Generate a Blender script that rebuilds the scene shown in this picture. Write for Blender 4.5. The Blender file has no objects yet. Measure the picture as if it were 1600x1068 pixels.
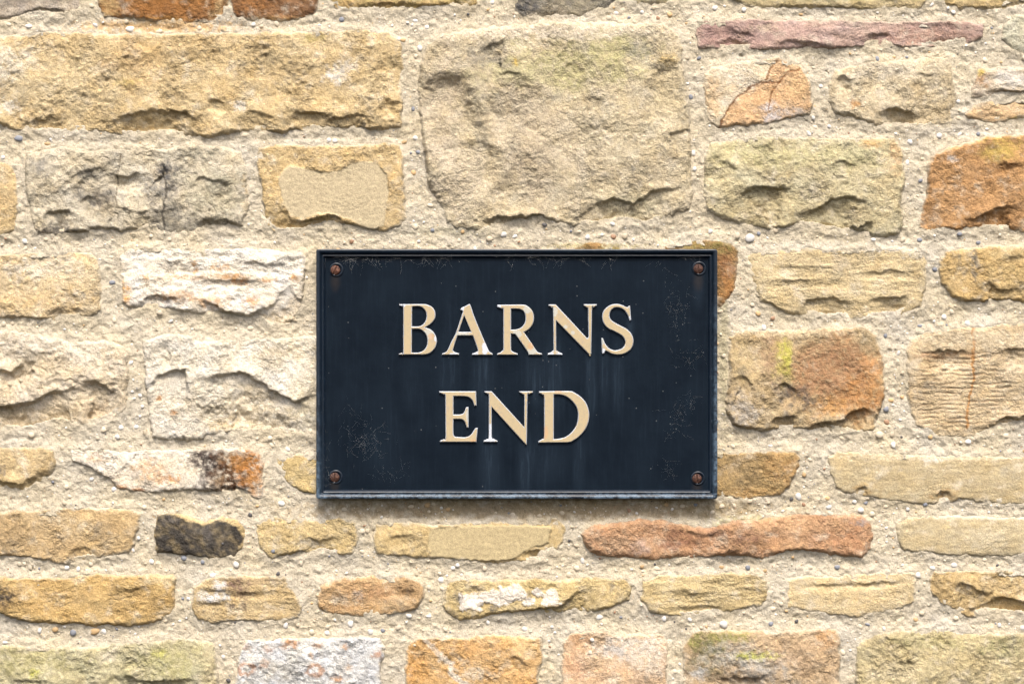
import bpy, bmesh, math, random
import numpy as np
from mathutils import Vector, Matrix

# ------------------------------------------------------------------ camera, sky, sun, exposure
SC = bpy.context.scene
COL = SC.collection
MM = 0.001
PX = 0.0006            # one wall unit = 0.6 mm ; the wall is laid out in these units
EYE = 1.50             # height of the middle of the view above the ground
DIST = 2.2             # camera to wall

cam_d = bpy.data.cameras.new('camera')
cam = bpy.data.objects.new('camera', cam_d); COL.objects.link(cam)
cam.location = (0, -DIST, EYE); cam.rotation_euler = (math.radians(90), 0, 0)
cam_d.sensor_width = 36; cam_d.lens = 36 * DIST / (1600 * PX)
cam_d.clip_start = 0.05; cam_d.clip_end = 500
SC.camera = cam

SUN_EL, SUN_AZ = math.radians(56), math.radians(4)   # azimuth from the wall's outward normal, towards +x
W = bpy.data.worlds.new('World'); SC.world = W; W.use_nodes = True
nt = W.node_tree; bg = nt.nodes['Background']
sky = nt.nodes.new('ShaderNodeTexSky'); sky.sky_type = 'NISHITA'; sky.sun_disc = False
sky.sun_elevation = SUN_EL; sky.sun_rotation = math.pi - SUN_AZ
sky.air_density = 0.9; sky.dust_density = 5.0; sky.ozone_density = 0.8
nt.links.new(sky.outputs[0], bg.inputs[0]); bg.inputs[1].default_value = 0.095
sd = bpy.data.lights.new('sun', 'SUN'); sun = bpy.data.objects.new('sun', sd); COL.objects.link(sun)
sd.energy = 1.4; sd.angle = math.radians(14); sd.color = (1.0, 0.955, 0.89)
dirv = Vector((math.sin(SUN_AZ) * math.cos(SUN_EL), -math.cos(SUN_AZ) * math.cos(SUN_EL), math.sin(SUN_EL)))
sun.rotation_euler = dirv.to_track_quat('Z', 'Y').to_euler(); sun.location = (0, -3, 5)
SC.view_settings.view_transform = 'Standard'; SC.view_settings.look = 'None'
SC.view_settings.gamma = 1; SC.view_settings.exposure = 1.58
K_ALB = 1.45           # how much brighter than its albedo an upright surface comes out

random.seed(7)
RNG = np.random.default_rng(11)

# ------------------------------------------------------------------ noise tools (numpy)
def _tab(seed): return np.random.default_rng(seed * 7919 + 13).random((256, 256))
_tabs = {}; _gr = {}
def vnoise(x, y, seed):
    """gradient noise, about -1..1"""
    if seed not in _gr:
        a = _tab(seed) * 2 * np.pi; _gr[seed] = (np.cos(a), np.sin(a))
    CX, CY = _gr[seed]
    xi = np.floor(x).astype(np.int64); yi = np.floor(y).astype(np.int64)
    fx = x - xi; fy = y - yi
    ux = fx * fx * fx * (fx * (fx * 6 - 15) + 10); uy = fy * fy * fy * (fy * (fy * 6 - 15) + 10)
    x0 = xi & 255; y0 = yi & 255; x1 = (xi + 1) & 255; y1 = (yi + 1) & 255
    a = CX[y0, x0] * fx + CY[y0, x0] * fy; b = CX[y0, x1] * (fx - 1) + CY[y0, x1] * fy
    c = CX[y1, x0] * fx + CY[y1, x0] * (fy - 1); d = CX[y1, x1] * (fx - 1) + CY[y1, x1] * (fy - 1)
    return 1.55 * ((a + (b - a) * ux) * (1 - uy) + (c + (d - c) * ux) * uy)
def fbm(x, y, scale, seed, octs=4, gain=0.5):
    s = 0; a = 1; t = 0; f = 1 / scale
    for i in range(octs):
        r = 0.6 + i * 1.1; cx, sx = math.cos(r), math.sin(r)
        s = s + a * vnoise((x * cx - y * sx) * f + 31.7 * i, (x * sx + y * cx) * f + 17.3 * i, (seed + i) % 64)
        t += a; a *= gain; f *= 2.03
    return s / t * 1.6
def facet(x, y, scale, seed):
    """piecewise-planar noise on a triangular lattice: crisp creases between flat facets"""
    if seed not in _tabs: _tabs[seed] = _tab(seed)
    T = _tabs[seed]
    x = x / scale; y = y / scale
    s = (x + y) * 0.366; i = np.floor(x + s); j = np.floor(y + s)
    u = x + s - i; v = y + s - j
    ii = i.astype(np.int64); jj = j.astype(np.int64)
    A = T[jj & 255, ii & 255]; D = T[(jj + 1) & 255, (ii + 1) & 255]
    B = T[jj & 255, (ii + 1) & 255]; C = T[(jj + 1) & 255, ii & 255]
    up = u > v
    r = np.where(up, A + (B - A) * (u - v) + (D - A) * v, A + (C - A) * (v - u) + (D - A) * u)
    return 2 * r - 1
def sstep(a, b, x):
    t = np.clip((x - a) / (b - a), 0, 1); return t * t * (3 - 2 * t)
def lin(c):
    c = np.array(c, float) / 255.0
    return np.where(c <= 0.04045, c / 12.92, ((c + 0.055) / 1.055) ** 2.4)
def alb(c):
    v = lin(c) / K_ALB; l = v.mean(); v = v * .84 + l * .16
    v[1] += .26 * max(0, v[0] - 1.7 * v[1])          # keeps the iron reds on the orange side
    return np.clip(v, 0.006, 0.82)

def seg_dist(x, y, pts, closed):
    """distance to a polyline, side of the nearest segment (+ = right hand walking, y down), parameter 0..1"""
    P = list(pts) + ([pts[0]] if closed else [])
    L = [math.dist(P[i], P[i + 1]) for i in range(len(P) - 1)]; tot = sum(L)
    best = np.full(x.shape, 1e9); side = np.zeros(x.shape); par = np.zeros(x.shape); acc = 0
    for i in range(len(P) - 1):
        ax, ay = P[i]; bx, by = P[i + 1]; dx, dy = bx - ax, by - ay; l2 = dx * dx + dy * dy + 1e-9
        t = np.clip(((x - ax) * dx + (y - ay) * dy) / l2, 0, 1)
        d = np.hypot(x - ax - t * dx, y - ay - t * dy)
        m = d < best
        best = np.where(m, d, best)
        side = np.where(m, np.sign(dx * (y - ay) - dy * (x - ax)), side)
        par = np.where(m, (acc + t * L[i]) / tot, par); acc += L[i]
    return best, side, par
def inside(x, y, pts):
    r = np.zeros(x.shape, bool); n = len(pts); j = n - 1
    for i in range(n):
        xi, yi = pts[i]; xj, yj = pts[j]
        if yi != yj:
            r ^= ((yi > y) != (yj > y)) & (x < (xj - xi) * (y - yi) / (yj - yi) + xi)
        j = i
    return r
def sdf(x, y, pts):
    d, _, _ = seg_dist(x, y, pts, True)
    return np.where(inside(x, y, pts), d, -d)

# ------------------------------------------------------------------ materials
def newmat(name):
    m = bpy.data.materials.new(name); m.use_nodes = True
    t = m.node_tree; b = t.nodes['Principled BSDF']
    return m, t, b
def node(t, ty, **kw):
    n = t.nodes.new(ty)
    for k, v in kw.items(): setattr(n, k, v)
    return n
def math_n(t, op, a, b=None, clamp=False):
    n = t.nodes.new('ShaderNodeMath'); n.operation = op; n.use_clamp = clamp
    for i, v in enumerate((a, b)):
        if v is None: continue
        if isinstance(v, (int, float)): n.inputs[i].default_value = v
        else: t.links.new(v, n.inputs[i])
    return n.outputs[0]
def ramp(t, fac, stops, interp='LINEAR'):
    n = t.nodes.new('ShaderNodeValToRGB'); n.color_ramp.interpolation = interp
    e = n.color_ramp.elements
    while len(e) < len(stops): e.new(0.5)
    for i, (p, c) in enumerate(stops):
        e[i].position = p; e[i].color = (*c, 1) if not isinstance(c, (int, float)) else (c, c, c, 1)
    t.links.new(fac, n.inputs[0]); return n.outputs[0]
def noise_n(t, vec, scale, detail=4, rough=0.6, dist=0):
    n = t.nodes.new('ShaderNodeTexNoise'); n.inputs['Scale'].default_value = scale
    n.inputs['Detail'].default_value = detail; n.inputs['Roughness'].default_value = rough
    n.inputs['Distortion'].default_value = dist
    t.links.new(vec, n.inputs['Vector']); return n.outputs[0]
def mixc(t, fac, a, b, mode='MIX'):
    n = t.nodes.new('ShaderNodeMix'); n.data_type = 'RGBA'; n.blend_type = mode
    if isinstance(fac, (int, float)): n.inputs[0].default_value = fac
    else: t.links.new(fac, n.inputs[0])
    for s, v in ((6, a), (7, b)):
        if isinstance(v, (tuple, list)): n.inputs[s].default_value = (*v[:3], 1)
        else: t.links.new(v, n.inputs[s])
    return n.outputs[2]
def scaled(t, vec, s):
    n = t.nodes.new('ShaderNodeVectorMath'); n.operation = 'MULTIPLY'; n.inputs[1].default_value = s
    t.links.new(vec, n.inputs[0]); return n.outputs[0]

def rock_mat(name, grain, bumpd, lo, hi):
    m, t, b = newmat(name)
    co = node(t, 'ShaderNodeTexCoord').outputs['Object']
    at = node(t, 'ShaderNodeAttribute', attribute_name='Col')
    g = noise_n(t, co, grain, 3, 0.75)
    g2 = noise_n(t, co, grain * 0.22, 4, 0.7); gm_ = noise_n(t, co, grain * 0.46, 2, 0.6, .4)
    fac = ramp(t, g, [(0.30, lo), (0.5, 1.0), (0.72, hi)])
    fac2 = ramp(t, math_n(t, 'ADD', math_n(t, 'MULTIPLY', g2, .5), math_n(t, 'MULTIPLY', gm_, .5)), [(0.3, 0.80), (0.5, 1.0), (0.7, 1.16)])
    c = mixc(t, 1.0, at.outputs['Color'], fac, 'MULTIPLY'); c = mixc(t, 1.0, c, fac2, 'MULTIPLY')
    v = node(t, 'ShaderNodeTexVoronoi'); v.inputs['Scale'].default_value = grain * 0.9
    t.links.new(co, v.inputs['Vector'])
    spk = math_n(t, 'LESS_THAN', v.outputs['Distance'], 0.16)       # single dark mineral grains
    n3 = noise_n(t, co, grain * 0.12, 2, 0.5)
    spk = math_n(t, 'MULTIPLY', spk, math_n(t, 'GREATER_THAN', n3, 0.52))
    c = mixc(t, math_n(t, 'MULTIPLY', spk, 0.38), c, (0.10, 0.075, 0.05))
    t.links.new(c, b.inputs['Base Color']); b.inputs['Roughness'].default_value = 0.93
    b.inputs['Specular IOR Level'].default_value = 0.2
    h = math_n(t, 'ADD', math_n(t, 'ADD', math_n(t, 'MULTIPLY', g, 0.45), math_n(t, 'MULTIPLY', gm_, 0.9)), math_n(t, 'MULTIPLY', g2, 1.2))
    bp = node(t, 'ShaderNodeBump'); bp.inputs['Distance'].default_value = bumpd
    t.links.new(at.outputs['Alpha'], bp.inputs['Strength']); t.links.new(h, bp.inputs['Height'])
    t.links.new(bp.outputs[0], b.inputs['Normal'])
    return m
M_STONE = rock_mat('sandstone', 900, 0.0034, 0.66, 1.28)
M_MORTAR = rock_mat('lime_mortar', 1000, 0.0024, 0.74, 1.18)

# ------------------------------------------------------------------ grid
STEP = 1.5
def axis(a0, f0, f1, a1):
    return np.concatenate([np.arange(a0, f0, 6.0), np.arange(f0, f1, STEP), np.arange(f1, a1 + 1, 6.0)])
XS = axis(-366, -24, 1626, 1968); YS = axis(-234, -24, 1092, 1296)
NX, NY = len(XS), len(YS)
GX, GY = np.meshgrid(XS, YS)
SALL = np.full((NY, NX), -60.0)      # how far inside any stone (negative = in the joints)
HST = np.full((NY, NX), -9.0)        # stone surface height, mm

def world(x, y, h): return np.stack([(x - 800) * PX, -h * MM, EYE + (534 - y) * PX], -1)

def grid_mesh(name, x, y, h, col, cells, mat, skirt, parent):
    """height field over the chosen cells, with a skirt going `skirt` mm back into the wall"""
    ny, nx = x.shape
    idx = np.arange(ny * nx).reshape(ny, nx)
    a = idx[:-1, :-1][cells]; b = idx[:-1, 1:][cells]; c = idx[1:, 1:][cells]; d = idx[1:, :-1][cells]
    quads = np.stack([a, d, c, b], -1)
    pad = np.zeros((ny + 1, nx + 1), bool); pad[1:-1, 1:-1] = cells
    C = pad[1:-1, 1:-1]
    eds = []
    for (nb, p, q) in ((pad[:-2, 1:-1], (0, 0), (0, 1)), (pad[2:, 1:-1], (1, 1), (1, 0)),
                       (pad[1:-1, :-2], (1, 0), (0, 0)), (pad[1:-1, 2:], (0, 1), (1, 1))):
        m = C & ~nb; r, s = np.nonzero(m)
        eds.append(np.stack([idx[r + p[0], s + p[1]], idx[r + q[0], s + q[1]]], -1))
    eds = np.concatenate(eds)
    used = np.unique(quads); remap = np.full(ny * nx, -1); remap[used] = np.arange(len(used))
    V = world(x, y, h).reshape(-1, 3)[used]; CC = col.reshape(-1, 4)[used]
    bv = np.unique(eds); bmap = np.full(ny * nx, -1); bmap[bv] = len(used) + np.arange(len(bv))
    VB = V[remap[bv]].copy(); VB[:, 1] = skirt * MM
    V = np.concatenate([V, VB]); CC = np.concatenate([CC, CC[remap[bv]]])
    Q = remap[quads]
    SQ = np.stack([remap[eds[:, 0]], remap[eds[:, 1]], bmap[eds[:, 1]], bmap[eds[:, 0]]], -1)
    Q = np.concatenate([Q, SQ])
    me = bpy.data.meshes.new(name)
    me.vertices.add(len(V)); me.vertices.foreach_set('co', V.astype(np.float32).ravel())
    me.loops.add(Q.size); me.loops.foreach_set('vertex_index', Q.astype(np.int32).ravel())
    me.polygons.add(len(Q)); me.polygons.foreach_set('loop_start', np.arange(0, Q.size, 4, dtype=np.int32))
    me.update(calc_edges=True)
    me.shade_smooth()
    ca = me.color_attributes.new('Col', 'FLOAT_COLOR', 'POINT')
    ca.data.foreach_set('color', CC.astype(np.float32).ravel())
    me.materials.append(mat)
    o = bpy.data.objects.new(name, me); COL.objects.link(o); o.parent = parent
    return o

wall = bpy.data.objects.new('stone_wall', None); COL.objects.link(wall)
wall['label'] = 'buff sandstone rubble wall with pebbly lime mortar behind the dark sign'
wall['category'] = 'wall'; wall['kind'] = 'thing'

# ------------------------------------------------------------------ the stones
SPECS = []
def S(pts, base, alt=None, amt=0.4, H=5, r=9, rough=1.0, fac=1.0, bed=1.0, led=(), paint=(), plat=None,
      bump=0.8, smear=1.0, label=None, scoop=()):
    SPECS.append(dict(pts=[tuple(p) for p in pts], base=base, alt=alt or base, amt=amt, H=H, r=r, rough=rough, fac=fac,
                      bed=bed, led=led, paint=paint, plat=plat, bump=bump, smear=smear, label=label, scoop=scoop))
BUFF = (222, 196, 146); CREAM = (226, 208, 172); YEL = (222, 188, 124); MORT = (221, 206, 175)
GRN = (186, 176, 112); RUST = (192, 116, 56); DKG = (112, 104, 96); WHT = (238, 228, 212); PALE = (232, 218, 190)

# top row
S([(-70,-62),(40,-66),(120,-60),(133,-20),(131,14),(110,26),(60,25),(20,31),(-70,34)], (196,180,156), (168,150,130), H=4, rough=0.8, bed=2.5, led=[([(10,24),(60,14),(120,12)],3,16)])
S([(155,-60),(250,-64),(356,-60),(357,10),(350,30),(300,36),(250,34),(200,28),(165,28),(156,12)], (188,116,60), (142,82,48), 0.6, H=6, rough=0.9, fac=1.2,
  paint=[('b',170,10,14,30,(226,190,120),.7),('b',220,34,70,6,(214,150,60),.8),('b',345,10,14,30,(206,170,110),.8),('b',260,8,50,20,(176,92,36),.6)], label='rust brown stone in the top course')
S([(364,-60),(430,-64),(494,-60),(497,0),(492,24),(450,33),(400,31),(368,27),(362,10)], (164,112,72), (126,78,52), 0.6, H=6, rough=0.9,
  paint=[('b',400,6,26,20,(186,104,50),.7),('b',430,32,50,5,(206,160,90),.7)], label='dark brown stone in the top course')
S([(518,-60),(640,-64),(752,-58),(758,-8),(745,13),(690,12),(640,19),(600,18),(540,20),(520,8)], (220,182,112), (190,170,100), 0.5, H=5, led=[([(520,10),(600,4),(680,8),(740,0)],3,14)])
S([(803,-60),(890,-64),(962,-60),(965,-2),(950,14),(905,24),(860,24),(820,26),(804,16)], (130,124,112), (180,164,130), 0.5, H=4, rough=1.1, bed=2.0,
  paint=[('b',815,8,22,14,(84,84,86),.8),('b',905,10,30,12,(190,176,140),.7)], label='dark grey stone in the top course')
S([(980,-60),(1040,-62),(1062,-40),(1060,2),(1030,8),(995,6),(978,-8)], (206,186,140), H=4)
S([(1120,-60),(1300,-66),(1440,-60),(1448,0),(1435,16),(1340,15),(1300,14),(1200,15),(1165,8),(1130,-6)], (216,190,134), (190,176,126), 0.5, H=5, bed=1.6, led=[([(1165,8),(1240,8),(1330,12),(1430,12)],2,10)])
S([(1470,-60),(1540,-62),(1592,-56),(1590,4),(1560,14),(1500,14),(1474,8)], (214,184,122), H=4)
S([(1568,40),(1580,26),(1610,20),(1680,22),(1685,84),(1610,86),(1580,80),(1566,62)], (214,206,176), (196,190,150), H=5, r=12, rough=.8)
S([(1535,6),(1620,-10),(1680,-12),(1682,10),(1620,13),(1560,20)], (206,184,136), H=2)

# course of the big blocks
S([(-80,60),(0,60),(30,58),(65,53),(130,54),(200,56),(300,54),(400,54),(500,51),(560,48),(606,52),(624,70),(630,105),(625,135),(628,170),(626,198),(590,203),(520,200),(440,206),(380,204),(330,214),(290,213),(250,208),(210,213),(150,204),(100,208),(50,206),(0,198),(-80,196)],
  (224,196,140), (206,176,118), 0.55, H=7, r=8, rough=1.25, fac=1.3,
  led=[([(150,196),(187,182),(240,171),(292,175),(325,186)],5,34),([(30,193),(82,180),(110,186)],4,24),([(-40,190),(0,188),(20,196)],4,16),([(435,171),(500,176),(530,185),(578,171),(590,174)],5,20),([(370,178),(400,174),(440,186)],3,18),([(330,152),(346,160),(352,158)],2,10),([(600,150),(618,158),(630,162)],3,14)],
  paint=[('b',10,100,40,34,(238,226,200),.8),('b',12,165,16,10,(240,232,214),.7),('b',210,95,36,40,(214,160,84),.35),('b',300,70,60,16,(206,168,100),.4),('b',524,120,16,12,(240,234,222),.75),('b',545,104,14,10,(240,234,222),.5),('b',375,165,10,7,(240,232,216),.8),('b',490,60,16,10,(176,160,80),.6),('b',620,98,14,12,(160,140,92),.6),('b',200,130,14,7,(226,200,80),.4),('b',100,140,80,40,(232,212,166),.4)],
  label='long yellow block above and left of the sign')
S([(660,100),(668,76),(690,56),(740,48),(800,42),(880,36),(960,38),(1040,40),(1056,52),(1064,80),(1068,130),(1076,180),(1078,240),(1082,300),(1076,326),(1040,342),(1010,350),(970,346),(925,352),(890,350),(862,345),(840,340),(800,352),(760,360),(715,354),(700,345),(690,322),(672,290),(664,240),(657,180),(655,130)],
  (217,199,158), (204,184,144), 0.5, H=8, r=11, rough=1.0, fac=1.1,
  scoop=[([(650,134),(672,118),(697,108),(726,112),(745,142),(758,180),(772,210),(789,242),(790,262),(778,292),(745,330),(712,338),(690,300),(678,262),(662,215),(650,180)],7.5,30,.62,-.78),
       ([(680,226),(714,220),(745,214),(768,222),(784,250),(776,285),(745,320),(715,315)],2.6,14,.6,-.8),
       ([(1004,190),(1000,140),(1014,102),(1042,90),(1070,100),(1076,190),(1050,214),(1022,210)],5,24,-.6,-.8),([(1040,208),(1082,200),(1084,246),(1056,244)],2.8,5,-.6,-.8)],
  led=[([(735,90),(760,72),(790,60),(800,70)],3,24),
       ([(885,350),(930,317),(955,309),(990,317),(1010,304),(1027,296),(1070,290)],6,30,2.5),([(735,352),(754,345),(784,337),(820,338),(842,334),(862,345),(880,350)],6,16,2),
       ([(770,120),(800,112),(830,122)],2,18),([(905,155),(930,150),(950,158)],2,14)],
  paint=[('b',880,108,100,34,(196,186,120),.75),('b',800,115,70,16,(206,196,140),.6),('b',960,75,45,22,(194,186,120),.7),('b',765,85,38,22,(160,150,128),.8),('b',1000,82,26,18,(150,146,134),.55),('b',690,170,32,90,(214,192,160),.5),('b',720,280,50,60,(226,208,178),.5),
         ('b',840,50,170,12,(238,220,190),.8),('b',860,240,90,80,(206,188,158),.45),('b',806,99,5,5,(230,190,60),.8),('b',1040,95,18,8,(226,190,110),.7),('b',1040,150,24,40,(222,200,150),.6),('b',985,320,40,20,(176,168,130),.5),('b',745,120,16,30,(168,152,122),.4),
         ('b',820,220,50,90,(188,166,136),.35)],
  label='largest squarish beige block above the sign')
S([(1090,36),(1180,33),(1300,36),(1400,37),(1500,35),(1535,40),(1530,60),(1512,68),(1440,74),(1380,70),(1300,75),(1200,77),(1130,77),(1092,74)], (204,172,152), (188,150,134), .5, H=6, r=4, rough=.55, fac=1.6, bed=1.6,
  led=[([(1110,68),(1140,60),(1180,70)],4,16),([(1200,66),(1240,62),(1300,72)],3,14),([(1340,66),(1360,54),(1400,52)],3,18),([(1440,66),(1490,60),(1530,52)],2,14),([(1130,36),(1150,48),(1190,56)],2,12)],
  paint=[('b',1118,55,24,26,(158,118,108),.6),('b',1200,50,60,22,(190,150,140),.4),('b',1195,45,20,5,(222,196,160),.7),('b',1450,60,60,14,(202,150,120),.5)], smear=.5, label='thin mauve stone at the top right')
S([(1100,122),(1115,106),(1160,98),(1195,94),(1218,92),(1250,104),(1263,128),(1267,165),(1262,178),(1235,184),(1190,194),(1150,196),(1122,200),(1107,188)], (232,212,172), (236,190,130), .3, H=6, r=6, rough=.7, fac=1.2,
  paint=[('g',[(1122,200),(1140,165),(1173,138),(1192,130),(1205,105),(1214,92),(1250,105),(1266,130),(1266,178),(1200,196)],(228,172,108),.75),('b',1150,118,36,20,(238,226,200),.7),('b',1112,150,12,30,(236,196,140),.7),('b',1204,178,16,16,(216,210,208),.8),('b',1240,176,18,8,(214,208,200),.6),('b',1250,135,18,18,(238,196,130),.5),
         ('l',[(1122,200),(1140,165),(1156,150),(1173,137),(1192,129),(1216,130)],2.2,(128,66,40)),('l',[(1196,126),(1203,109),(1214,94)],2,(150,84,44)),('l',[(1201,172),(1204,150),(1216,129),(1230,115),(1248,108)],1.8,(150,84,48))], smear=.7, label='cream and orange stone crossed by dark rust lines')
S([(1296,130),(1302,112),(1330,104),(1380,98),(1440,94),(1478,90),(1486,110),(1494,150),(1488,188),(1450,200),(1390,200),(1340,192),(1305,178),(1296,155)], (222,204,166), (214,190,144), .4, H=6, r=12, rough=.75, fac=1.4,
  led=[([(1362,180),(1380,173),(1400,169),(1432,180),(1440,186)],5,16,2),([(1300,128),(1315,118),(1335,126)],3,16),([(1420,112),(1445,118),(1478,110)],2,18),([(1310,170),(1345,186),(1370,190)],3,12)],
  paint=[('b',1334,163,7,6,(222,150,80),.8),('b',1380,112,50,12,(226,212,186),.5),('b',1450,170,40,26,(212,184,130),.5)])
S([(1516,152),(1520,128),(1528,110),(1570,108),(1690,112),(1692,146),(1600,146),(1550,152)], (222,206,176), (196,160,120), .5, H=5, r=5, bed=2.2, rough=1.2,
  paint=[('b',1532,122,13,12,(190,126,70),.7),('b',1530,112,8,6,(230,200,60),.7),('b',1575,125,30,12,(230,224,216),.6)], led=[([(1515,150),(1550,140),(1600,144),(1690,140)],4,10)])
S([(1508,178),(1525,162),(1570,156),(1690,154),(1692,186),(1600,184),(1550,190),(1515,186)], (222,188,136), (206,164,112), .5, H=4, r=5, bed=2.5, rough=1.2, paint=[('b',1590,190,20,6,(214,200,60),.6)])

# second course
S([(-90,250),(0,252),(20,256),(28,290),(27,340),(20,362),(-10,374),(-90,370)], (226,196,138), (214,180,120), H=4, r=12, rough=.8)
S([(45,244),(90,232),(150,236),(210,234),(260,236),(300,228),(345,230),(374,238),(384,262),(388,320),(380,352),(335,358),(292,368),(258,366),(245,356),(200,362),(150,358),(110,364),(60,365),(48,340),(42,290)],
  (222,206,172), (192,180,152), .5, H=6, r=9, rough=1.2, fac=1.9,
  led=[([(60,350),(78,330),(110,326),(128,340)],5,20),([(120,318),(140,302),(160,312)],4,24),([(165,268),(200,274),(235,266)],3,16),([(245,262),(258,256),(270,270),(262,300)],4,18,2),([(300,346),(330,340),(365,346),(385,350)],5,18),([(290,300),(315,276),(350,284),(380,296)],3,24),([(90,290),(120,270),(145,262)],2,18),([(180,320),(215,330),(245,322)],3,18),([(200,282),(218,276),(232,288)],2,14)],
  paint=[('b',150,308,34,14,(92,92,92),.75),('b',166,316,16,16,(110,96,76),.6),('b',262,266,16,12,(72,74,82),.85),('b',264,290,14,20,(96,96,100),.7),('b',240,302,12,20,(116,112,104),.7),('b',270,345,30,22,(110,106,96),.7),('b',85,360,38,7,(70,66,64),.8),('b',65,260,12,16,(130,128,124),.6),('b',140,275,18,10,(120,118,112),.6),('b',350,345,30,10,(134,124,98),.6),('b',310,240,34,10,(140,138,120),.6),('b',230,290,22,14,(176,172,160),.6),('b',390,290,8,20,(216,176,100),.6),('b',340,300,50,30,(176,170,136),.5),
         ('l',[(255,268),(262,300),(256,330),(258,364)],2,(86,80,70)),('l',[(190,240),(182,300),(186,340)],1.2,(120,108,84)),('l',[(320,310),(340,330),(356,336)],1,(110,100,80))],
  label='grey green shattered stone at the left')
S([(407,232),(440,228),(520,230),(600,226),(622,228),(629,250),(630,300),(634,340),(622,352),(600,360),(575,358),(545,350),(515,348),(470,362),(440,364),(418,354),(413,320),(410,290),(404,262)],
  (224,192,130), (206,174,112), .5, H=6, r=6, rough=1.0, fac=1.2,
  plat=([(434,277),(451,258),(475,262),(503,268),(530,267),(548,256),(570,252),(592,256),(606,277),(609,300),(605,330),(601,354),(588,360),(575,358),(545,344),(515,333),(495,337),(477,343),(460,341),(442,318)],6.6,(209,189,146)),
  led=[([(425,302),(440,318),(458,342),(477,344),(515,334),(545,345),(575,359)],5,20,2)], label='tan stone with a flat smooth scab')
S([(1103,244),(1112,224),(1150,218),(1210,215),(1300,219),(1360,218),(1396,216),(1408,236),(1412,290),(1404,325),(1410,350),(1400,366),(1350,368),(1310,362),(1280,356),(1250,350),(1200,357),(1165,350),(1130,340),(1104,330),(1099,280)],
  (214,200,154), (198,180,132), .55, H=7, r=9, rough=1.2, fac=1.2,
  led=[([(1146,324),(1152,302),(1162,294),(1192,291),(1225,291),(1248,300)],6,40,2.5),([(1231,326),(1257,331),(1276,326),(1295,311),(1321,305),(1350,312),(1366,326)],6,34,2.5),([(1284,340),(1310,354),(1340,356),(1360,344),(1372,352)],4,14,2),([(1118,232),(1132,248),(1150,262),(1160,290)],3,30,3),([(1290,250),(1320,252),(1345,262)],2,14)],
  paint=[('b',1210,245,80,16,(200,190,124),.55),('b',1330,245,44,18,(194,188,130),.5),('b',1200,330,50,26,(176,154,104),.5),('b',1330,335,40,20,(184,162,112),.4),('b',1385,280,20,50,(222,196,140),.5),('b',1400,240,10,26,(222,172,110),.6),('b',1360,225,16,6,(222,160,80),.6),('b',1150,235,40,12,(206,196,140),.6)],
  label='green tinged block right of the largest block')
S([(1448,258),(1462,240),(1500,228),(1540,216),(1600,212),(1700,210),(1702,360),(1620,362),(1560,358),(1500,362),(1450,361),(1436,354),(1446,310),(1450,280)],
  (210,158,96), (190,138,82), .5, H=7, r=7, rough=.95, fac=1.1,
  led=[([(1501,338),(1520,341),(1550,326),(1575,320),(1590,326)],6,24,2),([(1548,260),(1570,256),(1602,255)],2,8,1.5),([(1440,352),(1500,356),(1600,352)],3,8)],
  paint=[('b',1565,228,30,18,(206,180,60),.55),('b',1555,242,24,10,(196,170,60),.5),('b',1487,250,8,5,(240,232,220),.8),('b',1470,300,20,40,(222,168,100),.4),('b',1590,300,40,30,(196,146,86),.5)], label='orange brown block at the right edge')

# third course
S([(-95,398),(0,398),(60,396),(146,394),(154,410),(158,450),(158,480),(150,490),(100,500),(60,496),(-95,494)], (228,198,142), (236,216,178), .4, H=5, r=6, rough=1.1,
  paint=[('b',40,420,30,14,(242,230,206),.7),('b',95,415,30,16,(240,226,198),.6),('b',115,465,22,8,(240,228,202),.6),('b',60,470,80,16,(222,184,118),.5)], led=[([(60,490),(100,480),(150,484)],3,12)])
S([(190,402),(205,390),(250,388),(310,393),(380,389),(440,392),(470,394),(478,402),(476,420),(474,450),(470,480),(462,510),(440,512),(415,508),(400,496),(350,490),(300,488),(250,482),(205,480),(194,470),(192,440)],
  (250,240,220), (238,220,188), .45, H=6, r=6, rough=1.2, fac=1.4, bed=1.6,
  led=[([(205,478),(225,466),(245,460),(280,464),(292,470)],4,16,2),([(290,484),(322,468),(354,486),(394,489),(427,474),(440,456),(450,444),(462,440)],5,26,2),([(300,432),(360,436),(430,440)],2,8,1.5),([(240,402),(290,410),(320,404)],2,14),([(360,400),(420,412),(460,408)],2,12),([(430,512),(455,500),(470,480)],2,10)],
  paint=[('b',196,458,8,16,(232,150,40),.9),('b',306,418,5,9,(232,150,60),.8),('b',230,435,4,10,(232,170,90),.7),('b',280,463,30,9,(214,156,96),.7),('b',335,472,24,9,(216,152,90),.7),('b',345,418,16,5,(226,160,90),.7),('b',365,433,22,5,(230,150,70),.8),('b',375,440,12,4,(222,120,40),.8),('b',420,437,14,4,(226,150,80),.7),('b',395,470,12,9,(228,160,100),.8),('b',460,434,8,5,(232,150,60),.8),('b',300,433,60,4,(226,170,110),.5),('b',455,490,16,24,(226,202,160),.7),('b',420,500,30,10,(206,180,130),.6)],
  label='whitish stone flecked with orange left of the sign')
S([(1040,382),(1070,377),(1110,376),(1140,380),(1150,395),(1150,425),(1144,455),(1126,478),(1090,484),(1040,480)], (184,142,84), (150,110,60), .5, H=3.5, r=6, rough=1.1,
  paint=[('b',1110,384,50,10,(150,136,66),.8),('b',1140,450,12,26,(206,120,60),.7),('b',1134,415,14,18,(150,80,50),.7)], smear=.5, label='mossy brown stone peeping out behind the top right sign corner')
S([(896,390),(915,380),(935,379),(955,384),(975,392),(970,430),(900,430)], (184,140,84), (150,130,60), .5, H=3, r=5, rough=.8, smear=.4, paint=[('b',965,389,22,4,(206,190,80),.6)])
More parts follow.
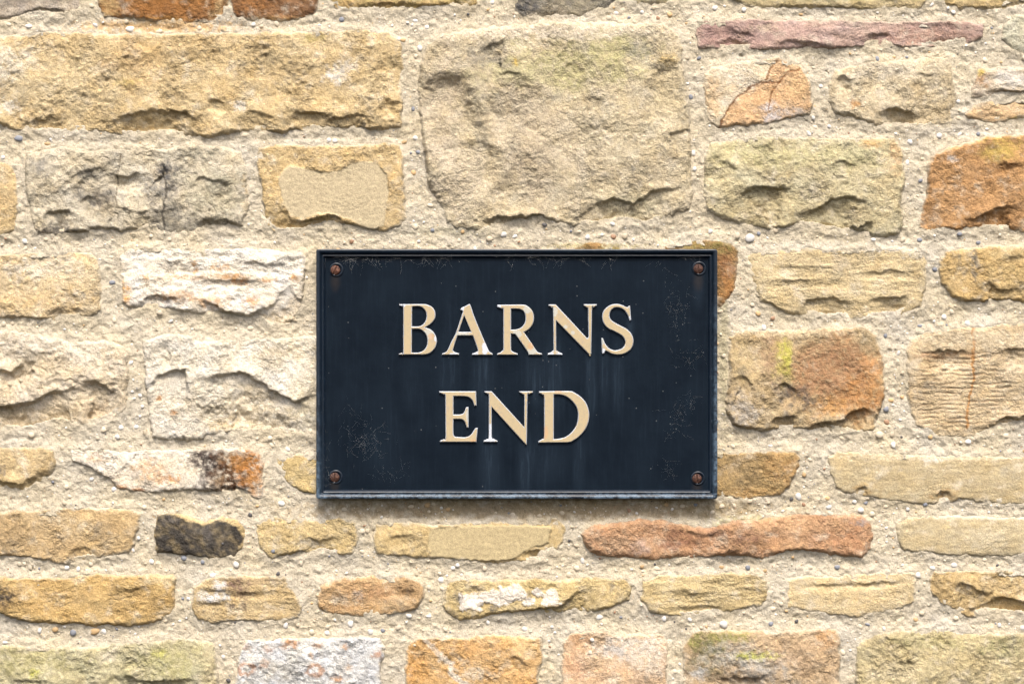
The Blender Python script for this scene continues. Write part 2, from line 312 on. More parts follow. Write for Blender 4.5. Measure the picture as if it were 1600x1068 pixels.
S([(1166,402),(1178,392),(1240,390),(1320,390),(1400,386),(1438,388),(1447,410),(1446,450),(1436,480),(1400,492),(1350,497),(1290,494),(1235,490),(1190,470),(1172,440)], (222,198,146), (212,186,132), .4, H=5, r=10, rough=.7, fac=.9, bed=3.0,
  led=[([(1241,491),(1252,476),(1265,465),(1301,464),(1330,470),(1344,478)],4,26,2),([(1350,465),(1390,462),(1420,463),(1424,470)],4,20,2),([(1190,438),(1260,437),(1320,438)],1.2,6,1.5),([(1330,425),(1390,422),(1440,424)],1.2,6,1.5),([(1200,410),(1260,416),(1300,410)],1.5,10)],
  paint=[('b',1380,388,60,5,(244,238,226),.7),('b',1425,396,16,7,(240,232,214),.6),('b',1300,410,100,12,(214,190,140),.4)], label='pale bedded stone right of the sign')
S([(1468,412),(1478,392),(1540,386),(1600,384),(1705,380),(1705,470),(1620,474),(1560,472),(1510,472),(1485,462),(1470,440)], (216,180,112), (196,166,106), .5, H=6, r=9, rough=1.0, fac=1.2,
  led=[([(1485,460),(1510,468),(1560,468),(1600,462)],3,10),([(1527,446),(1545,440),(1563,452),(1600,446)],3,20),([(1560,400),(1590,396),(1610,404)],2,18)],
  paint=[('b',1521,412,5,22,(130,124,112),.8),('b',1496,403,4,9,(140,132,110),.7),('b',1595,425,40,14,(176,154,96),.5),('b',1575,396,30,10,(206,184,130),.5)])

# fourth course
S([(-80,520),(10,518),(50,522),(90,530),(130,536),(165,532),(190,538),(200,552),(200,600),(196,636),(170,655),(130,662),(90,660),(40,672),(-80,670)], (236,216,182), (226,204,162), .45, H=7, r=9, rough=1.4, fac=1.5,
  led=[([(-60,634),(0,634),(48,627),(80,614),(100,606),(117,604),(130,610)],7,44,2.5),([(120,600),(150,590),(170,604),(196,618)],5,34),([(-10,578),(8,577),(20,579),(34,568),(42,556)],6,12,2),([(60,600),(90,590),(120,592),(140,576),(146,560)],2,20),([(30,540),(60,548),(90,544)],2,16)],
  paint=[('b',60,535,70,14,(238,226,204),.6),('b',140,545,40,20,(240,228,204),.5),('b',60,650,90,16,(196,170,122),.5),('b',150,640,30,14,(190,160,116),.5),('b',22,568,20,10,(196,184,150),.5)], label='rough pale block at the left edge')
S([(226,532),(262,523),(300,526),(312,532),(350,534),(420,529),(480,526),(560,526),(560,676),(490,682),(462,680),(420,676),(350,676),(310,684),(270,686),(240,683),(234,640),(230,600),(228,570)], (242,231,208), (230,212,176), .4, H=6.5, r=7, rough=1.15, fac=1.2,
  led=[([(298,588),(320,586),(346,582),(386,580),(407,594),(431,611),(463,626),(491,606),(520,596)],7,56,2.5),([(268,528),(270,560),(266,577)],2,10,1.5),([(320,676),(380,672),(440,676)],2,8)],
  scoop=[([(236,598),(250,586),(268,578),(292,577),(297,605),(296,632),(262,640),(240,622)],5,4,.5,-.86)], paint=[('b',390,640,80,30,(212,190,146),.65),('b',275,605,18,22,(206,196,176),.6),('b',250,660,50,26,(240,228,206),.5),('b',250,622,5,4,(200,120,60),.8),('b',273,643,4,4,(200,120,60),.8),('b',350,665,20,10,(226,190,120),.6),('b',450,550,40,14,(226,202,156),.6),('b',480,640,20,40,(196,180,134),.5)], label='white faced block running behind the left edge of the sign')
S([(1140,530),(1152,519),(1200,517),(1260,515),(1320,513),(1350,513),(1366,525),(1376,556),(1380,600),(1376,635),(1362,668),(1340,677),(1300,672),(1275,674),(1250,668),(1200,672),(1165,668),(1145,662),(1134,640),(1138,590)],
  (206,178,126), (190,164,118), .5, H=7, r=8, rough=1.1, fac=1.2,
  led=[([(1250,676),(1262,668),(1273,662),(1300,657),(1317,655),(1328,640),(1350,635),(1376,644)],6,26,2),([(1193,668),(1205,657),(1213,650),(1240,648),(1256,656)],4,20,2),([(1205,600),(1225,598),(1240,606),(1257,622)],3,20,2),([(1140,590),(1160,584),(1176,600),(1184,630)],3,24),([(1130,640),(1142,654),(1156,664)],3,12)],
  paint=[('b',1300,585,68,60,(190,130,84),.8),('b',1350,610,34,40,(208,128,68),.75),('b',1290,570,50,40,(176,120,86),.5),('b',1300,635,30,14,(222,150,70),.6),('b',1222,566,14,32,(200,186,80),.6),('b',1225,556,9,22,(208,200,60),.8),('b',1200,555,14,30,(170,134,100),.6),('b',1236,626,26,22,(84,82,84),.75),('b',1238,632,14,12,(226,190,130),.7),('b',1160,640,24,22,(206,200,190),.6),('b',1158,560,18,34,(196,172,116),.6),('b',1245,520,90,6,(232,206,160),.8),('b',1160,580,12,9,(120,112,96),.6),('b',1335,665,30,12,(206,176,124),.7)],
  label='rust stained stone with a bright yellow lichen spot right of the sign')
S([(1415,552),(1424,532),(1450,518),(1500,512),(1560,506),(1710,500),(1710,660),(1600,664),(1560,668),(1520,680),(1480,682),(1450,674),(1430,660),(1418,620)], (224,198,152), (214,184,134), .45, H=6, r=12, rough=.8, fac=.7, bed=2.0,
  led=[([(1438,547),(1470,547),(1500,546),(1520,546)],3.5,16,1.5),([(1552,546),(1580,544),(1640,542)],3.5,16,1.5),([(1522,676),(1545,662),(1563,652),(1600,648),(1650,650)],5,22,2)],
  paint=[('groove',1425,1590,548,668),('l',[(1517,512),(1521,540),(1517,570),(1521,590),(1512,625),(1509,650),(1510,668)],2.4,(206,128,60)),('b',1460,556,26,5,(190,124,80),.6),('b',1500,552,20,5,(196,130,80),.5),('b',1590,590,26,40,(220,200,164),.6),('b',1520,530,80,12,(230,212,176),.5)], smear=1.2, label='stone scored with close horizontal grooves at the right edge')

# fifth course
S([(-70,700),(20,700),(60,700),(84,704),(88,722),(78,742),(60,758),(46,768),(20,764),(-70,752)], (222,194,138), (206,174,116), .5, H=6, r=8, rough=.8, fac=1.2, led=[([(-20,748),(0,748),(32,756),(52,744),(76,724)],4,18)], paint=[('b',2,734,8,8,(100,100,100),.8),('b',20,756,40,8,(180,156,96),.6)])
S([(110,702),(150,703),(200,706),(250,704),(300,703),(350,701),(385,702),(405,710),(412,728),(410,750),(414,774),(404,778),(380,770),(355,772),(330,766),(290,764),(250,768),(215,766),(190,764),(172,748),(140,732),(116,722)], (246,234,210), (232,210,176), .5, H=5.5, r=5, rough=1.1, fac=1.1,
  led=[([(109,722),(141,726),(160,738),(175,748)],4,16,2),([(180,740),(200,722),(215,740)],2,14),([(330,762),(360,756),(400,766)],3,10)],
  paint=[('b',326,728,22,36,(96,84,76),1.1),('b',358,740,26,36,(104,68,46),1.15),('b',392,724,22,24,(196,108,48),1.1),('b',400,755,12,20,(214,130,60),.8),('b',370,718,20,10,(206,130,60),.6),('b',345,760,12,12,(160,130,90),.6),('b',150,712,18,7,(230,160,90),.6),('b',232,728,22,12,(230,160,90),.55),('b',250,745,18,10,(232,150,80),.6),('b',275,748,8,6,(226,130,60),.8),('b',192,763,10,6,(226,130,70),.8),('b',218,765,8,4,(220,110,60),.8),('b',190,710,60,6,(240,230,214),.6)],
  smear=.6, label='pinkish white stone with a burnt brown right end')
S([(432,716),(470,712),(560,712),(560,776),(490,776),(468,768),(452,752),(440,736)], (216,188,124), (206,178,112), H=4, r=7, rough=.7, led=[([(452,764),(466,764),(478,768),(500,770)],5,8,1.5)])
S([(1060,712),(1125,708),(1200,705),(1240,706),(1249,716),(1244,738),(1232,760),(1216,772),(1195,774),(1170,778),(1140,774),(1060,776)], (200,164,98), (176,146,92), .6, H=5, r=7, rough=1.0, fac=1.0,
  paint=[('b',1225,730,26,24,(206,154,84),.6),('b',1155,735,30,30,(166,140,96),.6),('b',1180,770,40,8,(196,150,80),.6)])
S([(1294,716),(1312,708),(1380,710),(1450,712),(1520,712),(1590,715),(1715,710),(1715,784),(1620,786),(1560,784),(1500,778),(1480,784),(1440,784),(1390,780),(1362,774),(1330,770),(1308,764),(1300,740)], (204,183,136), (196,173,124), .4, H=5, r=4, rough=.22, fac=.25, bed=4.0,
  led=[([(1330,770),(1340,758),(1352,758),(1362,774)],2.5,12,1.5),([(1455,776),(1468,766),(1482,766),(1494,776)],3,10,1.5)],
  paint=[('b',1345,765,14,9,(196,160,96),.8),('b',1310,718,14,14,(224,196,140),.6),('b',1475,772,20,8,(196,156,96),.7),('b',1460,714,140,4,(236,216,176),.8),('b',1455,718,16,3,(240,232,214),.8)], bump=.35, smear=.5, label='smooth sawn slab right of the lower sign corner')

# sixth course
S([(-75,798),(40,798),(100,796),(160,794),(205,796),(217,804),(216,826),(208,848),(200,860),(170,866),(130,874),(100,878),(50,872),(0,866),(-75,868)], (214,182,126), (196,164,112), .5, H=6, r=6, rough=.95, fac=.9,
  led=[([(100,858),(130,852),(160,862)],2,12),([(0,862),(40,868),(80,872)],3,8)], paint=[('b',82,808,14,8,(238,218,180),.7),('b',30,830,60,20,(206,172,116),.4),('b',190,815,30,14,(206,170,108),.5)])
S([(247,806),(278,804),(300,808),(320,815),(345,808),(370,814),(383,828),(380,850),(366,868),(330,868),(300,865),(262,862),(246,860),(244,830)], (220,190,126), (224,196,140), .4, H=6, r=5, rough=.75, fac=.9,
  paint=[('g',[(246,803),(268,802),(282,807),(300,815),(322,817),(338,812),(352,812),(370,819),(382,836),(377,852),(370,870),(246,868),(243,832)],(72,68,64),.97),('b',325,832,8,20,(120,112,104),.5),('b',264,812,12,6,(140,130,118),.6)], smear=.15, label='black faced stone with a yellow top rim')
S([(400,818),(430,808),(480,812),(530,810),(556,816),(560,838),(552,862),(530,866),(505,862),(485,866),(450,864),(425,870),(408,856)], (222,194,132), (206,178,118), .5, H=5, r=6, rough=.85, fac=1.3,
  led=[([(446,865),(472,860),(488,866)],4,8,1.5),([(500,858),(520,858),(545,868)],4,10,1.5),([(470,830),(490,840),(540,834)],3,20)], paint=[('b',480,848,18,8,(216,206,186),.6)])
S([(587,820),(620,815),(680,820),(780,816),(868,812),(884,824),(880,842),(870,858),(850,862),(842,874),(800,876),(760,878),(720,872),(670,870),(630,868),(590,864),(585,840)], (212,184,124), (204,176,116), .4, H=4.5, r=5, rough=.6, fac=1.0,
  plat=([(672,824),(700,820),(780,818),(862,820),(858,848),(830,856),(812,868),(790,876),(740,876),(700,872),(672,866),(668,845)],5.4,(206,184,132)),
  led=[([(600,838),(640,830),(668,838)],2,14),([(812,866),(830,857),(850,858),(866,850)],4,12,1.5)], bump=.5, label='stone with a smooth sandy face under the sign')
S([(910,832),(930,820),(975,814),(1000,810),(1040,814),(1080,822),(1120,822),(1145,814),(1180,812),(1230,806),(1290,804),(1340,804),(1356,814),(1362,836),(1358,856),(1345,868),(1320,868),(1290,862),(1250,858),(1225,862),(1190,870),(1150,864),(1100,868),(1060,870),(1010,870),(950,868),(925,862),(914,848)],
  (212,166,118), (202,144,100), .6, H=8, r=12, rough=.6, fac=1.4, paint=[('b',970,845,40,16,(220,180,136),.8),('b',1010,830,40,12,(204,136,94),.6),('b',1064,842,26,20,(150,84,72),.7),('b',1165,842,20,14,(140,90,80),.65),('b',1120,830,14,6,(110,84,80),.5),('b',1240,820,80,12,(224,176,120),.6),('b',1330,845,26,22,(196,124,88),.6),('b',1345,815,12,5,(160,150,146),.7),('b',1000,855,14,12,(214,180,160),.6),('b',1210,850,60,10,(222,170,110),.5)],
  led=[([(1200,866),(1225,858),(1260,856),(1300,862)],3,8),([(1060,822),(1100,834),(1130,826)],2,16)], smear=.3, label='long knobbly red stone under the right half of the sign')
S([(1402,818),(1420,809),(1480,806),(1560,808),(1718,808),(1718,864),(1600,864),(1540,865),(1470,864),(1415,858),(1403,842)], (210,190,144), (200,178,130), .4, H=5, r=5, rough=.2, fac=.3, bed=3, paint=[('b',1560,806,120,4,(240,226,196),.7),('b',1475,822,8,4,(226,200,140),.8),('b',1440,845,30,14,(206,180,124),.5),('b',1530,840,30,18,(222,206,170),.5)], bump=.35, smear=.5)

# seventh course
S([(-85,905),(0,902),(60,905),(110,902),(150,898),(220,900),(268,899),(273,906),(273,935),(268,958),(250,966),(210,974),(160,977),(110,974),(50,970),(15,962),(-10,950),(-85,950)], (220,184,112), (204,164,92), .5, H=7, r=5, rough=1.0, fac=.8, bed=1.6,
  led=[([(30,962),(100,970),(160,972),(230,966)],3,8),([(150,912),(200,918),(250,910)],1.5,10)], paint=[('b',4,930,22,16,(84,74,66),.9),('b',140,925,70,14,(206,166,96),.5),('b',260,905,30,5,(226,206,160),.7),('b',60,950,40,12,(214,170,90),.5)], smear=.5, label='deep yellow stone with a black patch at the left edge')
S([(304,916),(318,910),(332,902),(400,900),(445,901),(450,914),(462,928),(470,946),(466,962),(430,968),(380,966),(340,970),(310,966),(302,950)], (220,190,132), (206,176,120), .4, H=6, r=5, rough=.7, fac=.6, bed=4,
  led=[([(312,918),(360,920),(430,922)],1.5,6),([(310,936),(340,938),(365,930)],1.5,6)],
  paint=[('b',345,914,9,8,(246,242,236),.95),('b',335,932,22,7,(244,240,232),.95),('b',316,924,6,4,(230,220,196),.9),('b',370,912,16,8,(130,96,88),.8),('b',378,926,14,8,(140,108,96),.6),('b',364,945,7,4,(90,76,70),.8),('b',383,943,5,8,(100,84,74),.7),('b',395,906,40,5,(150,116,100),.3)], label='stone with white and purple-brown spots in the course below the sign')
S([(495,928),(508,912),(540,903),(590,900),(640,902),(658,912),(662,932),(654,948),(620,956),(570,960),(520,958),(500,950)], (216,178,122), (206,162,106), .5, H=6, r=9, rough=.7, fac=1.2, bed=1.5, paint=[('b',580,925,40,12,(218,160,104),.6),('b',628,940,26,10,(170,150,110),.5),('b',560,928,8,6,(180,172,160),.6),('b',540,948,40,6,(214,150,80),.5)], led=[([(612,908),(630,916),(655,922)],2,10)])
S([(698,916),(715,906),(760,906),(800,908),(840,904),(870,906),(900,904),(950,904),(975,904),(984,918),(982,936),(965,944),(930,952),(880,956),(830,958),(760,962),(720,968),(702,956),(694,944)], (222,194,130), (208,180,112), .4, H=6, r=5, rough=.7, fac=1.0,
  led=[([(715,966),(735,958),(760,956),(804,951),(830,948),(858,947),(878,941),(890,930),(898,922),(918,915),(930,914)],6,34,2),([(726,918),(745,914),(760,918)],2,14),([(866,908),(870,918),(866,926)],1.5,8)],
  paint=[('w',735,938,22,14),('w',775,932,28,12),('w',800,925,22,12),('w',826,938,10,6),('w',840,924,9,7),('w',860,934,16,12),('b',716,930,6,10,(110,104,96),.8),('b',770,948,7,5,(120,116,108),.8),('b',710,956,7,5,(96,90,86),.8),('b',824,930,8,6,(140,130,110),.6),('b',930,935,40,14,(196,170,112),.5),('b',956,912,4,10,(150,140,120),.7)], smear=.5, label='stone with a broken white flake on its face')
S([(1004,908),(1030,900),(1080,898),(1150,895),(1180,898),(1196,908),(1197,930),(1190,944),(1160,948),(1120,956),(1070,962),(1040,958),(1015,952),(1003,936)], (224,198,138), (206,178,118), .4, H=6, r=6, rough=.9, fac=.8, bed=3.5, led=[([(1020,946),(1060,946),(1110,944),(1150,946)],1.8,7),([(1040,918),(1080,922),(1120,930)],2,14),([(1010,950),(1060,960),(1120,954)],2,6)])
S([(1230,906),(1250,900),(1310,902),(1330,894),(1400,896),(1424,894),(1430,906),(1426,938),(1405,948),(1370,954),(1340,962),(1300,956),(1260,952),(1233,946)], (226,200,146), (220,192,136), .4, H=5, r=4, rough=.35, fac=.35, bed=3, led=[([(1240,911),(1300,910),(1360,908),(1424,902)],1.6,5,1.5)], bump=.55)
S([(1453,908),(1462,894),(1500,892),(1580,892),(1712,892),(1714,956),(1640,962),(1580,960),(1540,956),(1515,964),(1495,952),(1470,940),(1456,928)], (216,184,120), (196,164,106), .4, H=6, r=6, rough=1.0, fac=1.6, led=[([(1508,964),(1514,952),(1525,944),(1545,936),(1562,931),(1600,938),(1650,936)],5,26,2),([(1480,912),(1500,906),(1530,918),(1562,930)],3,18)], paint=[('b',1498,917,7,7,(120,110,90),.6),('b',1560,915,40,8,(222,194,140),.5)])

# bottom course
S([(-70,1012),(20,1008),(80,1010),(140,1012),(200,1004),(260,1000),(310,998),(334,1006),(338,1040),(342,1080),(338,1125),(-70,1125)], (210,198,152), (192,182,134), .5, H=6, r=8, rough=1.3, fac=1.2,
  led=[([(150,1056),(200,1052),(240,1062),(290,1056),(320,1050)],4,24),([(0,1060),(40,1056),(90,1062)],2,16)], paint=[('b',60,1030,60,20,(170,160,90),.6),('b',270,1030,50,22,(176,168,96),.6),('b',150,1075,30,14,(190,166,120),.5),('b',55,1050,8,6,(200,196,50),.8),('b',250,1020,10,6,(206,200,80),.6),('b',330,1050,12,40,(214,192,140),.6),('b',10,1045,20,14,(160,152,96),.6)], label='green algae covered block at the bottom left')
S([(376,1016),(390,1000),(440,997),(500,997),(560,994),(590,997),(600,1012),(594,1050),(590,1125),(368,1125),(372,1060)], (240,238,232), (206,204,196), .55, H=6, r=7, rough=1.5, fac=1.0,
  paint=[('r',385,1043,13,9,(200,112,64)),('r',493,1045,12,9,(196,104,56)),('b',454,1003,14,8,(206,120,60),.8),('b',415,1036,8,8,(200,130,90),.6),('b',498,1006,8,4,(206,130,80),.6),('b',528,1057,8,6,(222,130,60),.8),('b',541,1008,5,5,(206,120,50),.8),('b',589,1021,9,6,(196,130,90),.8),('b',545,1040,7,5,(222,160,80),.6),('b',486,1022,5,5,(222,150,70),.6),('b',385,1010,10,5,(196,120,80),.6),('b',420,1012,8,6,(206,130,80),.5),('b',450,1050,60,18,(150,146,134),.35),('b',560,1030,30,30,(206,206,206),.5)], label='grey white stone with rust rings in the bottom course')
S([(638,1008),(652,996),(700,998),(760,992),(820,994),(843,998),(846,1020),(838,1060),(834,1125),(630,1125),(634,1060)], (230,186,118), (216,156,80), .5, H=7, r=6, rough=1.15, fac=1.0,
  paint=[('l',[(668,1000),(676,1010),(690,1024),(704,1036),(706,1050),(718,1060),(730,1070)],6,(236,222,198)),('b',740,1050,26,10,(232,220,196),.6),('b',655,1040,18,40,(226,156,70),.6),('b',720,1010,60,10,(220,160,90),.4),('b',820,1005,20,14,(242,206,140),.7)], led=[([(790,1020),(810,1024),(835,1040)],2,14)], label='orange stone with a pale vein in the bottom course')
S([(880,1004),(892,990),(930,988),(1000,990),(1036,992),(1040,1010),(1040,1060),(1044,1125),(876,1125),(878,1050)], (230,196,152), (226,176,124), .4, H=6, r=6, rough=1.0, fac=.9,
  paint=[('b',985,1010,56,18,(238,226,208),.75),('b',1020,1030,24,22,(238,222,196),.7),('b',960,1015,14,8,(226,222,214),.6),('b',900,1000,16,10,(200,140,90),.6),('b',900,1040,16,20,(206,136,96),.5)], label='peach stone with a whitish top in the bottom course')
S([(1070,1010),(1082,988),(1130,984),(1200,987),(1260,984),(1305,982),(1312,1004),(1308,1050),(1312,1125),(1068,1125)], (214,182,136), (198,166,122), .5, H=7, r=6, rough=1.4, fac=1.1,
  paint=[('b',1105,1000,22,18,(150,150,60),.85),('b',1100,1030,30,26,(120,114,70),.7),('b',1140,1020,40,22,(190,184,166),.7),('b',1180,1030,44,14,(206,202,190),.6),('b',1145,992,30,8,(160,156,60),.7),('b',1180,1022,30,6,(206,206,60),.8),('b',1190,1050,40,14,(180,178,170),.6),('b',1150,1054,50,8,(96,84,66),.5),('b',1290,995,16,14,(226,160,90),.6),('b',1092,1050,12,12,(190,190,186),.7),('b',1250,1020,40,26,(200,164,120),.5)], led=[([(1120,1050),(1160,1056),(1210,1048)],3,16)], label='stone with green moss and grey lichen in the bottom course')
S([(1338,1010),(1352,996),(1400,986),(1480,984),(1560,990),(1600,988),(1712,992),(1714,1125),(1340,1125),(1336,1060)], (214,194,142), (196,178,124), .5, H=6, r=10, rough=1.4, fac=1.2, paint=[('b',1450,1000,60,12,(196,184,120),.6),('b',1560,1010,30,14,(184,178,116),.6),('b',1400,1050,50,14,(226,206,160),.5)])

# stones beyond the picture, plainer
def rect(x0, y0, x1, y1, j=7):
    n = max(2, int((x1 - x0) / 60)); m = max(2, int((y1 - y0) / 40)); p = []
    q = lambda: random.uniform(-j, j) * 0.6
    for i in range(n): p.append((x0 + (x1 - x0) * (i + .12) / (n - .0) , y0 + q()))
    for i in range(m): p.append((x1 + q(), y0 + (y1 - y0) * (i + .15) / m))
    for i in range(n): p.append((x1 - (x1 - x0) * (i + .12) / n, y1 + q()))
    for i in range(m): p.append((x0 + q(), y1 - (y1 - y0) * (i + .15) / m))
    return p
BASES = [(224,196,140), (216,186,128), (228,206,166), (206,182,132), (214,170,110), (236,220,190)]
bands = [(-40,30),(58,205),(240,366),(398,492),(522,668),(702,762),(798,870),(902,970),(1006,1120)]
for (xa, xb) in ((-345, -118), (1742, 1948)):
    for (ya, yb) in bands:
        cut = random.uniform(0.35, 0.65)
        mid = xa + (xb - xa) * cut
        for (u, v) in ((xa, mid - 14), (mid + 14, xb)):
            b = random.choice(BASES); S(rect(u, ya, v, yb), b, tuple(int(c * .9) for c in b), .5, H=random.uniform(4, 7))
for (ya, yb) in ((-215, -100), (1162, 1274)):
    x = -345
    while x < 1900:
        w = min(random.uniform(120, 330), 1948 - x)
        b = random.choice(BASES); S(rect(x, ya, x + w, yb), b, tuple(int(c * .9) for c in b), .5, H=random.uniform(4, 7)); x += w + 30

SIGN = (494, 389, 1121, 779)
mort_alb = alb(MORT)
def blob(x, y, cx, cy, rx, ry, seed, soft=.55, rag=.85):
    d = np.hypot((x - cx) / rx, (y - cy) / ry)
    n = fbm(x, y, max(7, min(rx, ry) * 1.1), seed, 4, .62)
    return sstep(1 + soft, 1 - soft, d + n * rag)

def build_stone(k, sp):
    P = sp['pts']; xs = [p[0] for p in P]; ys = [p[1] for p in P]
    mx, my = (min(xs) + max(xs)) / 2, (min(ys) + max(ys)) / 2; gw = 1 + 4.4 / (max(xs) - min(xs)); gh = 1 + 4.4 / (max(ys) - min(ys))
    P = [(mx + (a - mx) * gw, my + (b - my) * gh) for a, b in P]
    i0 = np.searchsorted(XS, min(xs) - 22); i1 = np.searchsorted(XS, max(xs) + 22)
    j0 = np.searchsorted(YS, min(ys) - 22); j1 = np.searchsorted(YS, max(ys) + 22)
    x = GX[j0:j1, i0:i1]; y = GY[j0:j1, i0:i1]; sd0 = k * 3 + 1
    wx = x + 2.6 * fbm(x, y, 26, sd0, 3) + 1.6 * fbm(x, y, 8, sd0 + 5, 3)
    wy = y + 2.4 * fbm(x, y, 26, sd0 + 9, 3) + 1.6 * fbm(x, y, 8, sd0 + 14, 3)
    s = sdf(wx, wy, P) + 1.0
    # chipped, rounded edge
    rr = 1.0 * sp['r'] * (1 + .5 * fbm(x, y, 40, sd0 + 3, 2))
    t = np.clip(s / rr, 0, 1); prof = np.sqrt(1 - (1 - t) ** 2 + 1e-9)
    h = (sp['H'] * .75 + .5) * prof + np.where(s < 0, s * 0.8, 0)
    R = sp['rough']; F = sp['fac']; B = sp['bed']; amp = np.clip(s / 6, 0, 1)
    bx = x / B; by = y * (1 + .15 * (B - 1))
    qx = bx + 6 * fbm(bx, by, 34, sd0 + 2, 2); qy = by + 6 * fbm(bx, by, 34, sd0 + 7, 2)
    rel = F * (2.3 * facet(x + .5 * (qx - bx), y + .5 * (qy - by), 78, (sd0 + 1) % 64) + .75 * facet(qx + 9, qy - 5, 24, (sd0 + 4) % 64) + .30 * facet(qx, qy, 10.5, (sd0 + 8) % 64))
    f1 = fbm(bx, by, 13, sd0 + 11, 2, .62); f2 = fbm(bx, by, 6.5, sd0 + 17, 1)
    rid = 1 - np.abs(fbm(bx + 40, by, 19, sd0 + 21, 2, .6)) * 2
    var = np.clip(.65 + .8 * fbm(x, y, 55, sd0 + 23, 2), .12, 1.8)
    rel = rel + R * var * (0.30 * f1 + .26 * f2 + .15 * rid + .62 * facet(qx, qy * 1.15, 12.5, (sd0 + 15) % 64) + .50 * facet(bx + 1.5 * f1, by * 1.15, 6.6, (sd0 + 19) % 64))
    h = h + rel * amp
    y_a, y_b = min(ys), max(ys); vy = np.clip((y - y_a) / (y_b - y_a), 0, 1)
    h = h + np.clip((y_b - y_a) / 60, .4, 2.0) * (1 - ((vy - .52) / .52) ** 2) * amp * .8      # the face bellies out
    for L in sp['led']:
        pts, D, fall = L[0], L[1] * 1.25, L[2]; w = L[3] if len(L) > 3 else 2.5
        lx = x + 4.2 * fbm(x, y, 19, sd0 + 25, 3, .7); ly = y + 3.4 * fbm(x, y, 17, sd0 + 31, 3, .7)
        d, side, par = seg_dist(lx, ly, pts, False)
        tap = np.clip(np.minimum(par, 1 - par) * 3.2, 0, 1) * np.clip(.9 + .3 * fbm(x, y, 40, sd0 + 27, 2), .5, 1.2)
        w = w * (1.9 + 1.3 * fbm(x, y, 30, sd0 + 28, 2)) + 5 * (1 - np.clip(tap, 0, 1))
        dd = d * side
        fl = 1.15 * fall * (1 + .3 * f1)
        # the lip above stands a little proud, below it the face is broken back and runs out again
        h = h - D * tap * (.42 * sstep(0, w, dd) + .68 * np.clip(dd / fl, 0, 1)) * (1 - sstep(1.0, 2.3, dd / fl)) * np.clip(s / 3 + .3, 0, 1)
        h = h + .28 * D * tap * sstep(-18, 0, dd) * (1 - sstep(0, w, dd)) * amp
    for (pp_, D, w, dx, dy) in sp['scoop']:
        ps_ = sdf(x + 3 * fbm(x, y, 18, sd0 + 5, 3), y + 3 * fbm(x, y, 18, sd0 + 6, 3), pp_)
        u = x * dx + y * dy; us = [a * dx + b * dy for a, b in pp_]
        f_ = np.clip((u - min(us)) / (max(us) - min(us)), 0, 1) ** .8
        h = h - D * sstep(0, w, ps_) * f_ * np.clip(s / 14, 0, 1) + .25 * D * f_ * sstep(-16, 0, ps_) * (1 - sstep(0, w, ps_)) * amp
    if sp['plat']:
        pp, ph, pc = sp['plat']
        ps = sdf(x + 2.4 * fbm(x, y, 14, sd0 + 35, 3, .6), y + 2.4 * fbm(x, y, 14, sd0 + 36, 3, .6), pp)
        pm = sstep(0, 2.2, ps)
        h = h * (1 - pm) + pm * (ph + .12 * f2 + .25 * fbm(x, y, 50, sd0 + 4, 2))
    # colour
    base = alb(sp['base']); alt = alb(sp['alt'])
    m = np.clip(.5 + .9 * fbm(bx, by, 48, sd0 + 41, 5, .6), 0, 1) * sp['amt'] * 1.4
    m = np.clip(m, 0, 1)[..., None]
    c = base * (1 - m) + alt * m
    n_f = fbm(bx, by, 6, sd0 + 43, 1)[..., None]; n_m = fbm(x, y, 22, sd0 + 47, 3, .6)[..., None]
    c = c * (1 + .13 * n_f + .08 * n_m)
    warm = fbm(x, y, 33, sd0 + 51, 4, .6)[..., None]
    c = c * (1 + warm * np.array([.03, -.01, -.10]))
    pale = sstep(.0, .9, fbm(x, y, 28, sd0 + 53, 5, .68))[..., None] * .6
    c = c * (1 - pale) + alb((238, 222, 192)) * pale
    oc = sstep(.25, .9, fbm(x, y, 40, sd0 + 54, 5, .66))[..., None] * .34
    c = c * (1 - oc) + c * np.array([.93, .80, .58]) * oc
    gg = sstep(.3, .9, fbm(x, y, 36, sd0 + 56, 5, .66))[..., None] * .30
    c = c * (1 - gg) + c.mean(-1, keepdims=True) * np.array([.92, .90, .80]) * gg
    dk = sstep(.55, 1.0, fbm(bx, by, 10, sd0 + 57, 4, .7))[..., None] * .28
    c = c * (1 - dk * np.array([.7, .8, .9]))
    if sp['plat']:
        c = c * (1 - pm[..., None]) + alb(sp['plat'][2]) * (1 + .05 * n_f) * pm[..., None]
    for q, pt in enumerate(sp['paint']):
        sq = sd0 + 3 * q + 2
        if pt[0] == 'b':
            _, cx, cy, rx, ry, cc, st = pt
            mm_ = blob(x, y, cx, cy, rx, ry, sq % 60) * st * np.clip(.8 + .9 * fbm(x, y, 9, (sq + 9) % 60, 3, .7), 0, 1)
        elif pt[0] == 'w':
            _, cx, cy, rx, ry = pt; cc = (246, 232, 210)
            mm_ = blob(x, y, cx, cy, rx, ry, sq % 60, .07, .6); h = h + .9 * mm_
        elif pt[0] == 'r':
            _, cx, cy, rx, ry, cc = pt
            d = np.hypot((x - cx) / rx, (y - cy) / ry) + .35 * fbm(x, y, 7, sq % 60, 3)
            mm_ = .75 * np.exp(-((d - .9) / .28) ** 2)
        elif pt[0] == 'g':
            _, pp2, cc, st = pt
            ps2 = sdf(x + 3 * fbm(x, y, 12, sq % 60, 3), y + 3 * fbm(x, y, 12, (sq + 3) % 60, 3), pp2)
            mm_ = sstep(-1.5, 2, ps2) * st * np.clip(.92 + .25 * f1, 0, 1)
        elif pt[0] == 'l':
            _, pl, wd, cc = pt
            d, _, _ = seg_dist(x + 2.2 * fbm(x, y, 14, sq % 60, 3), y + 2.2 * fbm(x, y, 12, (sq + 4) % 60, 3), pl, False)
            mm_ = (1 - sstep(wd * .4, wd * 1.1, d * (1 + .4 * f2))) * .85
